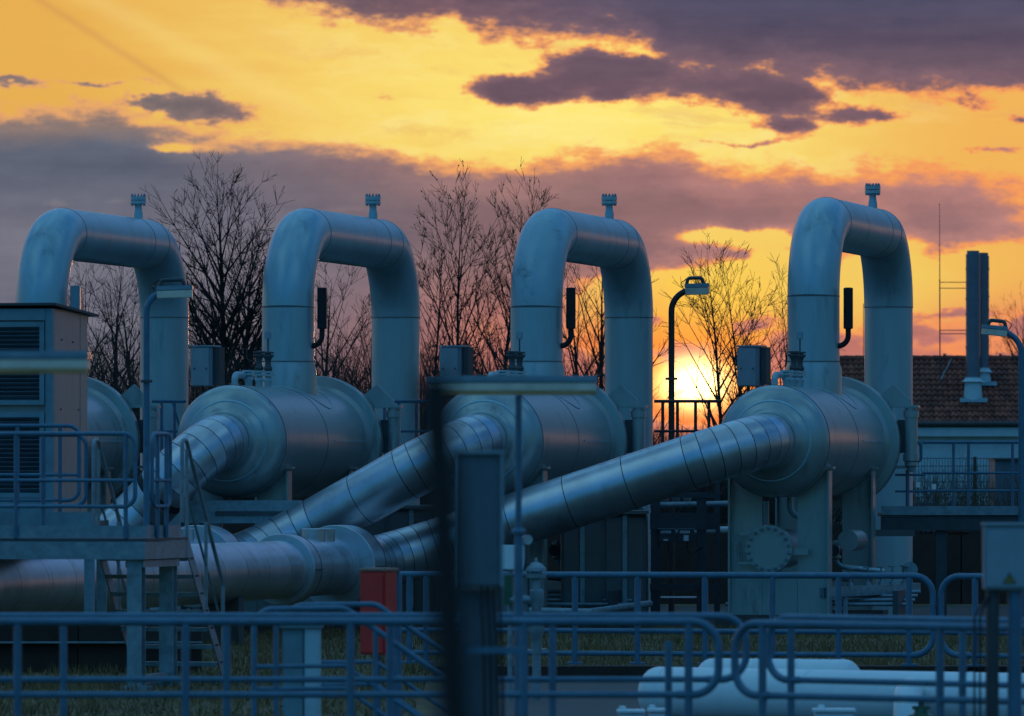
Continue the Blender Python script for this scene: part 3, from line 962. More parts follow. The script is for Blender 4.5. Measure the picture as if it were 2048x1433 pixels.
plrail(lef, base_r - rt * 0.12, [0.35, 0.62, 0.97], round1=True)
plrail(base_r + UV * 0.25, base_r + UV * 1.0, [0.3, 0.8], round0=True, round1=True)
plrail(lef + UV * Wd, far_r - rt * 1.15, [0.4, 0.8], round1=True)
# stairs going down away from the camera
top_l, top_r = far_r - rt * 1.02, far_r - rt * 0.02
RUN, NST = 1.75, 8
for s_, nm in ((top_l, 0), (top_r, 1)):
    a = s_ + Vector((0, 0, DK + 0.0))
    b = s_ + UV * RUN + Vector((0, 0, 0.02))
    st_ = MB().bar(a, b, 0.012, 0.17).build('stringer', STEEL, pf)
    bo = MB()
    for k in range(1, NST):
        c = a + (b - a) * (k / NST)
        for dz in (-0.03, 0.03):
            bo.lathe([(0, 0.012), (0.02, 0.012), (0.022, 0.0)], c + UV * dz + rt * 0.004, rt, 6)
    bo.build('bolts', DARKSTEEL, st_)
    MB().box((b.x, b.y, 0.02), (0.18, 0.2, 0.03), -ALPHA).build('base_plate', STEEL, pf)
    up = Vector((0, 0, 1))
    hp = fillet([a + up * 0.05 + UV * 0.02, a + up * 1.05 + UV * 0.02, b + up * 0.98, b + up * 0.1], [0.10, 0.06])
    hr = fillet([a + up * 0.2 - UV * 0.16, a + up * 1.1 - UV * 0.16, a + up * 1.1 + UV * 0.02, a + (b - a) * 0.93 + up * 0.95, a + (b - a) * 0.93 + up * 0.1], [0.08, 0.08, 0.12])
    MB().tube(hr, 0.022, 10).build('handrail', STEEL, pf)
    MB().tube([a + up * 0.5 + UV * 0.05, a + (b - a) * 0.93 + up * 0.45], 0.015, 8).build('handrail', STEEL, pf)
    for f in (0.02, 0.5):
        MB().tube([a + (b - a) * f + up * 0.02, a + (b - a) * f + up * (1.03 - 0.1 * f)], 0.02, 8).build('post', STEEL, pf)
tm = MB()
tm.box((0, 0, 0), (0.98, 0.22, 0.03))
tm.box((0, -0.115, -0.005), (0.98, 0.012, 0.045))
tmesh = tm.mesh('tread', STEEL)
for k in range(1, NST):
    c = (top_l + top_r) / 2 + UV * (RUN * k / NST) + Vector((0, 0, DK * (1 - k / NST)))
    inst(tmesh, 'tread', pf, False, Matrix.Translation(c) @ Matrix.Rotation(-ALPHA, 4, 'Z'))

# railing of the walkway by the cabinet
railing('railing', 'grey tube railing in front of the louvred cabinet', -60, 158, 83.5, 83.5, 852, 1.75, [0.55, 0.25],
        [35, 120], 0.024, round1=True, R=0.13, foot=False)
wk = thing('walkway', P(60, 1010, 84), 'narrow steel walkway carrying the louvred cabinet', 'walkway')
wk.matrix_basis = Matrix.Translation((-6.4, 85, 0))
MB().span((-7.6, 83.3, 1.60), (-4.9, 86.0, 1.75)).build('deck', DARKSTEEL, wk)
MB().span((-7.6, 83.22, 1.62), (-4.9, 83.3, 1.86)).build('edge_beam', CABFRONT, wk)
for x, y in ((-4.98, 83.4), (-4.98, 85.85), (-7.5, 83.4), (-7.5, 85.8)):
    MB().box((x, y, 0.8), (0.12, 0.12, 1.6)).build('column', STEEL, wk)

# ------------------------------------------------------------------ louvred cabinet
cb = thing('louvred_cabinet', (-6.2, 87.0, 1.75), 'tall louvred equipment cabinet with a flat dark roof at far left', 'cabinet')
FR = Vector(((105 - 1024) * 86 / F, 86.0, 0))       # right front corner
CW, CD, CT = 1.75, 1.62, 4.34
z0 = 1.75
c0 = FR - rt * CW
def cpt(x, y, z):
    return FR - rt * x + UV * y + Vector((0, 0, z))
def cbox(mb, x0, x1, y0, y1, za, zb):
    c = cpt((x0 + x1) / 2, (y0 + y1) / 2, (za + zb) / 2)
    return mb.box(c, (abs(x1 - x0), abs(y1 - y0), abs(zb - za)), -ALPHA)
cbox(MB(), 0.03, CW, 0.06, CD, z0, CT - 0.02).build('body', CABSIDE, cb)
cbox(MB(), -0.004, 0.09, -0.004, 0.10, z0, CT - 0.02).build('corner_post', CABFRONT, cb)
for y0, y1 in ((0.10, 1.28), (1.30, CD + 0.004)):
    cbox(MB(), 0.012, 0.028, y0, y1, z0 + 0.02, CT - 0.05).build('side_panel', CABSIDE, cb, bevel=0.004)
# screws on the side
for y, z in ((0.45, 3.95), (0.95, 3.93), (0.4, 3.1), (1.2, 3.1), (1.2, 2.5)):
    MB().lathe([(0, 0.012), (0.012, 0.012), (0.013, 0)], cpt(0.012, y, z), rt, 8).build('screw', DARKSTEEL, cb)
MB().prism([cpt(-0.06, -0.08, CT + 0.02), cpt(CW + 0.1, -0.08, CT + 0.02), cpt(CW + 0.1, CD + 0.3, CT - 0.08), cpt(-0.06, CD + 0.3, CT - 0.08)],
           (0, 0, 0.03)).build('roof', ROOFSHEET, cb)
def louvre_panel(x0, x1, za, zb, n):
    fr = MB()
    w = 0.06
    cbox(fr, x0, x1, -0.02, 0.03, zb - w, zb)
    cbox(fr, x0, x1, -0.02, 0.03, za, za + w)
    cbox(fr, x0, x0 + w, -0.02, 0.03, za + w, zb - w)
    cbox(fr, x1 - w, x1, -0.02, 0.03, za + w, zb - w)
    fo = fr.build('louvre_frame', CABFRONT, cb)
    cbox(MB(), x0 + w, x1 - w, 0.045, 0.055, za + w, zb - w).build('backing', BLACK, fo)
    M3 = Matrix.Rotation(-ALPHA, 3, 'Z') @ Matrix.Rotation(radians(-42), 3, 'X')
    me = MB().box((0, 0, 0), (x1 - x0 - 2 * w, 0.075, 0.007), M=M3).mesh('louvre_slat', LOUVRE)
    for k in range(n):
        z = za + w + (zb - za - 2 * w) * (k + 0.5) / n
        inst(me, 'louvre_slat', fo, False, Matrix.Translation(cpt((x0 + x1) / 2, 0.012, z)))
louvre_panel(0.10, 0.92, 3.15, 4.16, 17)
louvre_panel(0.94, 1.74, 3.15, 4.16, 17)
louvre_panel(0.10, 0.92, 2.02, 3.06, 17)
louvre_panel(0.94, 1.74, 2.02, 3.06, 17)
cbox(MB(), 0.09, CW, -0.015, 0.05, 4.18, CT - 0.02).build('top_rail', CABFRONT, cb)
cbox(MB(), 0.09, CW, -0.015, 0.05, z0, 2.0).build('base_panel', CABFRONT, cb)
MB().box(P(151, 604, 88.3), (0.12, 0.12, 0.4)).build('vent_stub', CABFRONT, cb)

# ------------------------------------------------------------------ lamp posts
def tube_light(root, c, L, h, ax, depth):
    """long fluorescent fitting: hood, diffuser and ends; c = centre"""
    ax = Vector(ax).normalized()
    sd_ = Vector((-ax.y, ax.x, 0))
    def prof(pts, l):
        return [c + sd_ * a * depth + Vector((0, 0, b * h)) - ax * l / 2 for a, b in pts]
    MB().prism(prof([(-.42, .5), (.42, .5), (.5, .32), (.5, .12), (-.5, .12), (-.5, .32)], L), ax * L).build('housing', LAMPBODY, root, bevel=0.006)
    MB().prism(prof([(-.47, .115), (.47, .115), (.44, -.3), (-.44, -.3)], L * 0.985), ax * L * 0.985).build('diffuser', DIFFUSER, root, bevel=0.005)
    MB().prism(prof([(-.42, -.305), (.42, -.305), (.34, -.5), (-.34, -.5)], L * 0.985), ax * L * 0.985).build('lamp_tray', YELLOWED, root, bevel=0.004)


# near tube lamps
la = thing('lamp_post', (P(1037, 900, 48).x, 48, 0), 'slim post with one long tube lamp, in the middle foreground', 'lamp post', 'tube lamps in the foreground')
tube_light(la, P(1024, 771, 48), 342 * 48 / F, 38 * 48 / F, (1, 0.0, 0), 0.16)
MB().tube([Vector((P(1037, 0, 48).x, 48, 0)), P(1037, 791, 48)], 0.022, 14).build('pole', RAIL, la)
MB().lathe([(-0.02, 0.05), (0.0, 0.05), (0.012, 0.03), (0.02, 0.03)], P(1037, 1061, 48), (0, 0, 1), 16).build('collar', RAIL, la)
MB().tube([P(1037, 1061, 48.0), Vector((P(1037, 0, 48).x, 48, 0))], 0.030, 14).build('pole_sleeve', RAIL, la)
MB().tube(fillet([P(1194, 776, 48), P(1204, 776, 48), P(1210, 755, 48), P(1203, 748, 48), P(1192, 757, 48)], 0.02), 0.006, 8).build('cable', RUBBER, la)
lb = thing('lamp_post', (P(-90, 900, 39).x, 39, 0), 'close tube lamp reaching in from the left edge, across the louvred cabinet', 'lamp post', 'tube lamps in the foreground')
tube_light(lb, P(-45, 725, 39), 450 * 39 / F, 45 * 39 / F, (1, 0.0, 0), 0.16)
MB().tube([Vector((P(-90, 0, 39).x, 39, 0)), P(-90, 748, 39)], 0.022, 14).build('pole', RAIL, lb)
MB().tube(fillet([P(178, 722, 39), P(190, 722, 39), P(194, 735, 39), P(180, 742, 39)], 0.015), 0.006, 8).build('cable', RUBBER, lb)


def bent_lamp(label, px, Y, ytop, armpx, army, base_z, head, flip=1, r=0.045, m=RAIL):
    x = P(px, 0, Y).x
    root = thing('lamp_post', (x, Y, base_z), label, 'lamp post', 'bent lamp posts between the vessels')
    end = P(armpx, army, Y)
    path = fillet([(x, Y, base_z), (x, Y, end.z - abs(end.x - x) * 0.55), end], 0.35, 10)
    MB().tube(path, r, 14).build('pole', m, root)
    L, h = head
    c = end + Vector((flip * (L / 2 - 0.02), 0, 0.02))
    ax = Vector((1, 0.25, 0)).normalized() * flip
    tl = -0.1 * flip if flip < 0 else -0.03
    M3 = Matrix.Rotation(tl, 3, 'Y')
    up = M3 @ Vector((0, 0, 1))
    axx = M3 @ Vector((1, 0, 0))
    def pr(pts, l, nm, mt):
        o = [c + Vector((0, a * 0.2, 0)) + up * b * h - axx * l / 2 for a, b in pts]
        MB().prism(o, axx * l).build(nm, mt, root, bevel=0.008)
    pr([(-.4, .5), (.4, .5), (.5, .15), (-.5, .15)], L, 'housing', LAMPBODY)
    pr([(-.47, .145), (.47, .145), (.40, -.42), (-.40, -.42)], L * 0.98, 'diffuser', DIFFUSER)
    g = MB().tube(fillet([c - axx * flip * L * 0.42 + up * h * 0.4, c - axx * flip * L * 0.36 + up * h * 0.95, c + axx * flip * L * 0.22 + up * h * 0.95,
                          c + axx * flip * L * 0.28 + up * h * 0.4], 0.05), 0.03, 8).build('bracket', DARKSTEEL, root)
    MB().tube(fillet([end - Vector((0, 0, 0.02)), end + Vector((-0.10 * flip, 0, 0.12)), end + Vector((0.02 * flip, 0, 0.2))], 0.04), 0.008, 6).build('cable', RUBBER, root)
    return root


l1 = bent_lamp('bent lamp post in front of the leftmost arched pipe', 293, 101.5, 590, 316, 588, 0.0, (0.52, 0.19))
MB().lathe([(-0.02, 0.05), (-0.02, 0.085), (0.02, 0.085), (0.02, 0.05)], P(293, 763, 101.5), (0, 0, 1), 12).build('clamp', DARKSTEEL, l1)
l2 = bent_lamp('bent lamp post standing dark against the setting sun', 1343, 116, 605, 1372, 582, 0.0, (0.40, 0.2), r=0.05, m=BACKLIT)  # pole coloured as a backlit silhouette
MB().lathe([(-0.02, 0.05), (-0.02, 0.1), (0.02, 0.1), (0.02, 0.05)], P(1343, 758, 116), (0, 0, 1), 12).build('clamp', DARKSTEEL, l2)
l3 = bent_lamp('bent lamp post leaning left at the right edge, before the tiled roof', 2043, 110.2, 690, 2012, 665, 0.0, (0.40, 0.17), flip=-1, r=0.048)

# ------------------------------------------------------------------ switch boxes on stems behind the vessels
for (px, lab) in ((411, 'grey switch box beside the far leg of the leftmost arch'),
                  (908, 'grey switch box above the long tube lamp, in front of the budding tree'),
                  (1503, 'grey switch box to the right of the setting sun')):
    Yb = 118.5
    c = P(px, 734, Yb)
    b = thing('switch_box', (c.x, Yb, 0), lab, 'switch box', 'switch boxes on stems')
    w, h, d = 0.36, 0.66, 0.30
    rz = radians(-24)
    MB().box(c, (w, d, h), rz).build('box', BOXGREY, b, bevel=0.01)
    R_ = Matrix.Rotation(rz, 3, 'Z')
    MB().box(c + R_ @ Vector((-0.02, -d / 2 - 0.012, 0)), (w * 0.94, 0.02, h * 0.96), rz).build('door', BOXGREY, b, bevel=0.004)
    MB().box(c + R_ @ Vector((w / 2 + 0.07, 0.02, 0.01)), (0.10, 0.2, h * 0.96), rz).build('back_plate', DARKSTEEL, b)
    MB().box(c + Vector((0, 0, h / 2 + 0.015)), (w + 0.05, d + 0.06, 0.025), rz).build('rain_cover', BOXGREY, b)
    for s in (-0.12, 0.10):
        q = c + R_ @ Vector((s, -d / 2 - 0.03, -0.03))
        MB().lathe([(0, 0.014), (0.012, 0.014), (0.013, 0)], q, R_ @ Vector((0, -1, 0)), 8).build('lock', DARKSTEEL, b)
    for s in (-0.05, 0.1):
        MB().tube([Vector((c.x + s, Yb + 0.05, 0)), c + Vector((s, 0.05, -h / 2))], 0.03, 10).build('stem', DARKSTEEL, b)

# ------------------------------------------------------------------ little platforms at the vessel closures
for i, (px0, px1, lab) in enumerate(((243, 372, 'small service platform with rails at the closure of the leftmost vessel'),
                                     (752, 882, 'small service platform with rails left of the long tube lamp'),
                                     (1308, 1442, 'small service platform with rails in front of the setting sun'))):
    Yp = 113.4
    a, b = P(px0, 803, Yp), P(px1, 803, Yp)
    pr = thing('service_platform', ((a.x + b.x) / 2, Yp, 0), lab, 'platform', 'service platforms at the vessel closures')
    zd = a.z - 1.1
    rail_parts(pr, (a.x, Yp), (b.x, Yp), zd, a.z, [0.62], [0.13, 0.35, 0.62, 0.82], 0.026, foot=False, m=BACKLIT if i == 2 else RAIL)  # last platform's rails get the backlit colour instead of rail paint
    MB().bar(b + Vector((-0.22, 0, 0)), b + Vector((-0.02, 0.05, -0.7)), 0.035, 0.035).build('stay', BACKLIT if i == 2 else RAIL, pr)
    MB().span((a.x, Yp - 0.02, zd - 0.06), (b.x, Yp + 0.9, zd)).build('deck', DARKSTEEL, pr)
    for x in (a.x + 0.05, b.x - 0.05):
        for y in (Yp + 0.03, Yp + 0.85):
            MB().box((x, y, zd / 2 - 0.03), (0.07, 0.07, zd - 0.06)).build('leg', DARKSTEEL, pr)

# ------------------------------------------------------------------ raised walkway on the right
rp = thing('raised_walkway', (7.0, 111, 0), 'raised steel walkway with railings at the right, before the tiled building', 'walkway')
Yr = 111.0
xa, xb = P(1762, 0, Yr).x, P(2110, 0, Yr).x
zd = P(0, 1033, Yr).z
MB().span((xa, Yr, zd), (xb, Yr + 1.0, zd + 0.05)).build('deck', DARKSTEEL, rp)
MB().span((xa, Yr - 0.03, zd + 0.02), (xb, Yr - 0.01, zd + 0.16)).build('kick_plate', STEEL, rp)
MB().span((xa, Yr + 0.02, zd - 0.22), (xb, Yr + 0.10, zd - 0.002)).build('beam', DARKSTEEL, rp)
for px in (1882, 2060):
    hcol(MB(), P(px, 0, Yr + 0.2), 0.17, 0, zd - 0.22, 0).build('column', DARKSTEEL, rp)
def rr_(pa, pb, posts, **k):
    rail_parts(rp, (P(pa, 0, Yr).x, Yr), (P(pb, 0, Yr).x, Yr), zd + 0.05, P(0, 885, Yr).z, [0.63, 0.35],
               [(p - pa) / (pb - pa) for p in posts], 0.024, foot=False, **k)
rr_(1845, 2110, [1907, 1937, 2025])
MB().tube(fillet([P(1818, 885, Yr), P(1842, 885, Yr), P(1842, 922, Yr), P(1826, 924, Yr)], 0.06), 0.026, 10).build('rail_end', RAIL, rp)
MB().tube([P(1815, 940, Yr), P(1815, 1020, Yr)], 0.03, 10).build('post', RAIL, rp)
MB().tube([P(1790, 950, Yr), P(1850, 950, Yr)], 0.02, 10).build('knee_rail', RAIL, rp)
MB().tube([P(1790, 983, Yr), P(1850, 983, Yr)], 0.02, 10).build('knee_rail', RAIL, rp)
MB().span(P(1750, 1073, Yr - 0.3), P(1829, 1060, Yr - 0.2)).build('cable_tray', SHEET, rp)
MB().span(P(1895, 1070, Yr + 0.6), P(1936, 1064, Yr + 0.75)).build('cable_tray', SHEET, rp)
for k in range(9):
    x = P(1838, 0, Yr + 0.6).x + k * 0.03
    MB().tube([(x, Yr + 0.6, P(0, 1067, Yr).z + random.uniform(-.02, .02)), (x + 0.05, Yr + 0.7, P(0, 1063, Yr).z)], 0.018, 6).build("pipe_fitting", STEEL, rp)

# ------------------------------------------------------------------ sheet-metal housings, walkway, wall
for (xa, xb, zt, n, lab) in ((0.74, 2.02, 1.76, 4, 'dark ribbed sheet metal housing under the sloping silver pipe'),
                             (-2.62, -1.15, 1.84, 4, 'dark sheet metal housing behind the crossing silver pipes')):
    hs = thing('equipment_housing', ((xa + xb) / 2, 107.4, 0), lab, 'housing', 'sheet metal housings between the vessels')
    MB().span((xa, 106.62, 0.12), (xb, 108.3, zt - 0.05)).build('body', SHEET, hs)
    w = (xb - xa) / n
    for k in range(n):
        MB().span((xa + k * w + 0.035, 106.585, 0.2), (xa + (k + 1) * w - 0.035, 106.615, zt - 0.1)).build('wall_panel', SHEET, hs, bevel=0.006)
    for k in (1, 3):
        MB().span((xa + k * w - 0.035, 106.555, 0.3), (xa + k * w + 0.035, 106.612, zt - 0.06)).build('post', STEEL, hs)
    MB().span((xa - 0.04, 106.50, zt - 0.05), (xb + 0.04, 108.35, zt)).build('roof', SHEET, hs)
    MB().span((xa - 0.06, 106.52, 0.0), (xb + 0.06, 108.36, 0.12)).build('plinth', CONCRETE, hs)

ww = thing('walkway', (-4.0, 105.4, 0), 'dark grated walkway below the vessel next to the tall bare tree', 'walkway')
MB().span((-4.78, 105.02, 1.80), (-3.12, 105.72, 1.90)).build('deck', DARKSTEEL, ww)
MB().span((-4.78, 104.98, 1.58), (-3.12, 105.015, 1.92)).build('edge_beam', STEEL, ww)
MB().span((-4.4, 104.94, 1.70), (-2.9, 104.975, 1.76)).build('cable_tray', DARKSTEEL, ww)
for x in (-4.6, -3.25):
    MB().box((x, 105.3, 0.9), (0.1, 0.1, 1.8)).build('column', DARKSTEEL, ww)

rw = thing('shade_fill_wall', (0, 126, 0), 'dark low wall added to fill in the shade behind all the vessels', 'wall')  # dark panels added to stand for the shaded region behind the vessels
x = -16.0
while x < 18:
    MB().span((x + 0.012, 126.0, 0), (x + 1.988, 126.3, 1.42 + random.uniform(-0.012, 0.012))).build('wall_panel', EARTHWALL, rw)
    x += 2.0
MB().span((-16, 126.06, 0), (18, 126.24, 1.38)).build('core', EARTHWALL, rw)

lw = thing('low_wall', (-5.4, 82.3, 0), 'dark low wall behind the ladder stairs at lower left', 'wall')
for k in range(5):
    MB().span((-7.2 + k * 0.72 + 0.008, 82.2, 0), (-7.2 + (k + 1) * 0.72 - 0.008, 82.45, 0.64)).build('wall_panel', EARTHWALL, lw)
MB().span((-7.2, 82.1, 0.345), (-3.6, 82.19, 0.365)).build('ledge', STEEL, lw)
MB().span((-7.25, 82.16, 0.645), (-3.55, 82.5, 0.67)).build('coping', DARKSTEEL, lw)

# ------------------------------------------------------------------ pipe rack between the third and fourth vessel
pk = thing('pipe_rack', P(1360, 1240, 112.5), 'dark steel pipe rack with two columns below the service platform in the sunlight', 'pipe rack')
pk.matrix_basis = Matrix.Translation((2.7, 112.5, 0))
Yk = 112.0
for px in (1311, 1403):
    hcol(MB(), P(px, 0, Yk), 0.15, 0, P(0, 996, Yk).z, 0).build('column', DARKSTEEL, pk)
    hcol(MB(), P(px, 0, Yk + 1.6), 0.15, 0, P(0, 996, Yk).z, 0).build('column', DARKSTEEL, pk)
for y0, y1 in ((985, 996), (1026, 1060), (1168, 1182)):
    MB().span(P(1300, y1, Yk - 0.1), P(1440, y0, Yk - 0.06)).build('beam', DARKSTEEL, pk)
MB().span(P(1320, 1196, Yk - 0.05), P(1392, 1194, Yk + 1.4)).build('shelf', STEEL, pk)
for k, px in enumerate((1330, 1352, 1374)):
    MB().lathe([(0, 0.06), (0.05, 0.07), (0.08, 0.07), (0.1, 0.03)], P(px, 1003, Yk + 0.5), (0, 0, 1), 12).build('pipe_clamp', STEEL, pk)
MB().tube([P(1300, 1062, Yk + 2.2), P(1470, 1060, Yk + 2.2)], 0.055, 12).build('pipe', WHITE, pk)  # white pipe added to stand in for a bright gap behind the rack
MB().tube([P(1300, 1011, Yk + 1.0), P(1470, 1008, Yk + 1.0)], 0.05, 12).build('pipe', STEEL, pk)
for i, px in enumerate((1334, 1372)):
    c = P(px, 1072, Yk - 0.12)
    jb = thing('junction_box', c, ('dark junction box with two narrow white labels, on the pipe rack',
                                   'dark junction box with a square white label, on the pipe rack')[i], 'junction box', 'junction boxes on the pipe rack')
    MB().box(c, (0.26, 0.14, 0.2), 0).build('box', DARKSTEEL, jb, bevel=0.008)
    MB().box(c + Vector((0, 0, 0.11)), (0.28, 0.16, 0.015)).build('lid', STEEL, jb)
    MB().box(c + Vector((-0.02, -0.074, 0.06)), (0.16, 0.005, 0.04)).build('label_plate', LABELW, jb)
    if i == 0:
        MB().box(c + Vector((-0.02, -0.074, -0.065)), (0.075, 0.005, 0.03)).build('label_plate', LABELW, jb)
    else:
        MB().box(c + Vector((0.0, -0.074, -0.035)), (0.08, 0.005, 0.09)).build('label_plate', LABELW, jb)
    for k in range(5):
        MB().box(c + Vector((-0.075 + k * 0.027, -0.078, 0.06)), (0.015, 0.002, 0.016)).build('label_mark', DARKSTEEL, jb)
    MB().tube(fillet([c + Vector((0.02, 0, -0.1)), c + Vector((0.03, 0, -0.35)), c + Vector((0.2, 0, -0.2)), c + Vector((0.28, 0.05, -0.18))], 0.08), 0.009, 6).build('cable', RUBBER, jb)
vp_ = MB().tube(fillet([P(1225, 1015, 110.4), P(1286, 1012, 110.4), Vector((*P(1288, 0, 110.4).xy, 0.0))], 0.22), 0.075, 16).build('drain_pipe', DARKSTEEL)
tag(vp_, 'dark downpipe with an elbow beside the ribbed housing', 'pipe')
fp = MB().tube([P(1060, 1222, 103.4), P(1180, 1224, 103.2), P(1300, 1208, 105.5)], 0.05, 12).build('ground_pipe', STEEL)
tag(fp, 'thin grey pipe lying on the ground before the ribbed housing', 'pipe')

# valve manifold right of the last saddle
vm = thing('valve_manifold', (5.4, 106.5, 0), 'row of small valves on a bracket right of the rightmost vessel supports', 'valves')
a, b = P(1642, 1186, 105.9), P(1835, 1176, 107.6)
MB().bar(a, b, 0.12, 0.15).build('bracket', STEEL, vm)
for f in (0.25, 0.9):
    q = a + (b - a) * f
    MB().box((q.x, q.y, q.z / 2 - 0.03), (0.07, 0.07, q.z - 0.06)).build('leg', STEEL, vm)
for f in (0.3, 0.48, 0.62, 0.74, 0.86):
    q = a + (b - a) * f + Vector((0, 0, 0.07))
    v_ = MB().lathe([(0, 0.05), (0.04, 0.05), (0.05, 0.025), (0.12, 0.02), (0.15, 0.035), (0.19, 0.035), (0.2, 0.012), (0.27, 0.012)], q, (0, 0, 1), 12).build('valve', STEEL, vm)
    MB().lathe([(0.262, 0.01), (0.262, 0.07), (0.28, 0.07), (0.28, 0.01)], q, (0, 0, 1), 14).build('hand_wheel', STEEL, v_)
q = a + (b - a) * 0.92 + Vector((0, 0, 0.28))
MB().lathe([(-0.03, 0.0), (-0.03, 0.12), (0.03, 0.12), (0.03, 0.0)], q, (0, 1, 0), 20).build('gauge', STEEL, vm)

# ------------------------------------------------------------------ things on the near pavement
def capsule(a, b, r, m, name, label, dome=0.7):
    a, b = Vector(a), Vector(b)
    L = (b - a).length
    pr = []
    for k in range(9):
        t = (pi / 2) * k / 8
        pr.append((-r * dome * cos(t), r * sin(t)))
    pr += [(L - 0, r)]
    for k in range(1, 9):
        t = (pi / 2) * k / 8
        pr.append((L + r * dome * sin(t), r * cos(t)))
    root = thing(name, ((a.x + b.x) / 2, (a.y + b.y) / 2, 0), label, 'tank', 'white tanks on the pavement')
    MB().lathe(pr, a, b - a, 48).build('shell', m, root)
    d = (b - a).normalized()
    for t in (0.02, 0.33, 0.66, 0.98):
        o = a + (b - a) * t
        MB().lathe([(-0.012, r - 0.004), (-0.009, r + 0.004), (0.009, r + 0.004), (0.012, r - 0.004)], o, d, 48).build('seam', WHITE, root)
    for t in (0.2, 0.8):
        o = a + (b - a) * t
        MB().box((o.x, o.y, (o.z - r) / 2 + 0.03), (0.25, r * 1.2, max(0.06, o.z - r + 0.06))).build('foot', CONCRETE, root)
    return root


capsule(P(1318, 0, 66).xy.to_3d() + Vector((0, 0, 0.26)), Vector((5.6, 63.2, 0.26)), 0.25, WHITE, 'white_tank', 'long white lying tank in the lower right corner, the nearer of two')
capsule(P(1425, 0, 69).xy.to_3d() + Vector((0, 0, 0.26)), P(1690, 0, 68.6).xy.to_3d() + Vector((0, 0, 0.26)), 0.25, WHITE, 'white_tank', 'shorter white lying tank behind the long one')
el = thing('white_elbow', (P(1815, 0, 63).x, 63, 0), 'white elbow pipe bending down in front of the long white tank', 'pipe')
ex = P(1812, 0, 63.2).x
MB().tube(fillet([(ex + 0.1, 64.3, 0.33), (ex, 63.0, 0.33), (ex, 63.0, 0.0)], 0.25, 12), 0.125, 28).build('elbow', WHITE, el)
gv = thing('green_valve', (P(1830, 0, 61.8).x, 61.8, 0), 'dark green valve in front of the white elbow pipe', 'valve')
gx = P(1842, 0, 61.8).x
MB().lathe([(0.0, 0.08), (0.12, 0.09), (0.16, 0.11), (0.20, 0.11), (0.22, 0.06), (0.27, 0.05)], (gx, 61.8, 0), (0, 0, 1), 20).build('body', GREEN, gv)
MB().box((gx, 61.8, 0.31), (0.045, 0.045, 0.1)).build('stem', DARKSTEEL, gv)
MB().box((gx, 61.8, 0.265), (0.15, 0.1, 0.03)).build('yoke', GREEN, gv)
for (px, py, Y, w, h_, lab) in ((1262, 1419, 60, 0.24, 0.1, 'low pale valve cover at the bottom edge, left of the white tanks'),
                               (1318, 1417, 60.6, 0.2, 0.09, 'smaller low pale valve cover beside another at the bottom edge'),
                               (1668, 1417, 59.5, 0.36, 0.09, 'long low pale valve cover at the bottom edge below the white tank')):
    c = P(px, py, Y)
    vb = thing('valve_cover', (c.x, c.y, 0), lab, 'valve cover', 'pale valve covers on the pavement')
    MB().box((c.x, c.y, c.z / 2 - 0.01), (w * 0.9, 0.3, c.z - 0.03)).build('box', WHITE, vb, bevel=0.01)
    MB().box((c.x, c.y, c.z - 0.015), (w, 0.36, 0.025)).build('lid', WHITE, vb, bevel=0.005)
    MB().lathe([(0, 0.03), (0.03, 0.03), (0.035, 0.0)], (c.x - w * 0.3, c.y, c.z - 0.004), (0, 0, 1), 12).build('knob', WHITE, vb)

# red cabinet on a post
c = P(757, 1226, 66)
rb = thing('red_cabinet', (c.x, c.y, 0), 'red fire cabinet on a post left of the dark foreground post', 'cabinet')
rz = radians(-28)
R_ = Matrix.Rotation(rz, 3, 'Z')
MB().box(c, (0.27, 0.24, 0.78), rz).build('body', RED, rb, bevel=0.012)
MB().box(c + R_ @ Vector((0, -0.128, -0.01)), (0.24, 0.014, 0.72), rz).build('door', RED, rb, bevel=0.004)
MB().box(c + Vector((0, 0, 0.405)), (0.30, 0.27, 0.03), rz).build('top', REDTOP, rb, bevel=0.01)
q = c + R_ @ Vector((0.11, 0.17, 0))
MB().tube([(q.x, q.y, 0), (q.x, q.y, c.z + 0.36)], 0.04, 12).build('post', RAIL, rb)
q = c + R_ @ Vector((-0.1, 0.17, 0))
MB().tube([(q.x, q.y, 0), (q.x, q.y, c.z + 0.2)], 0.03, 12).build('post', RAIL, rb)

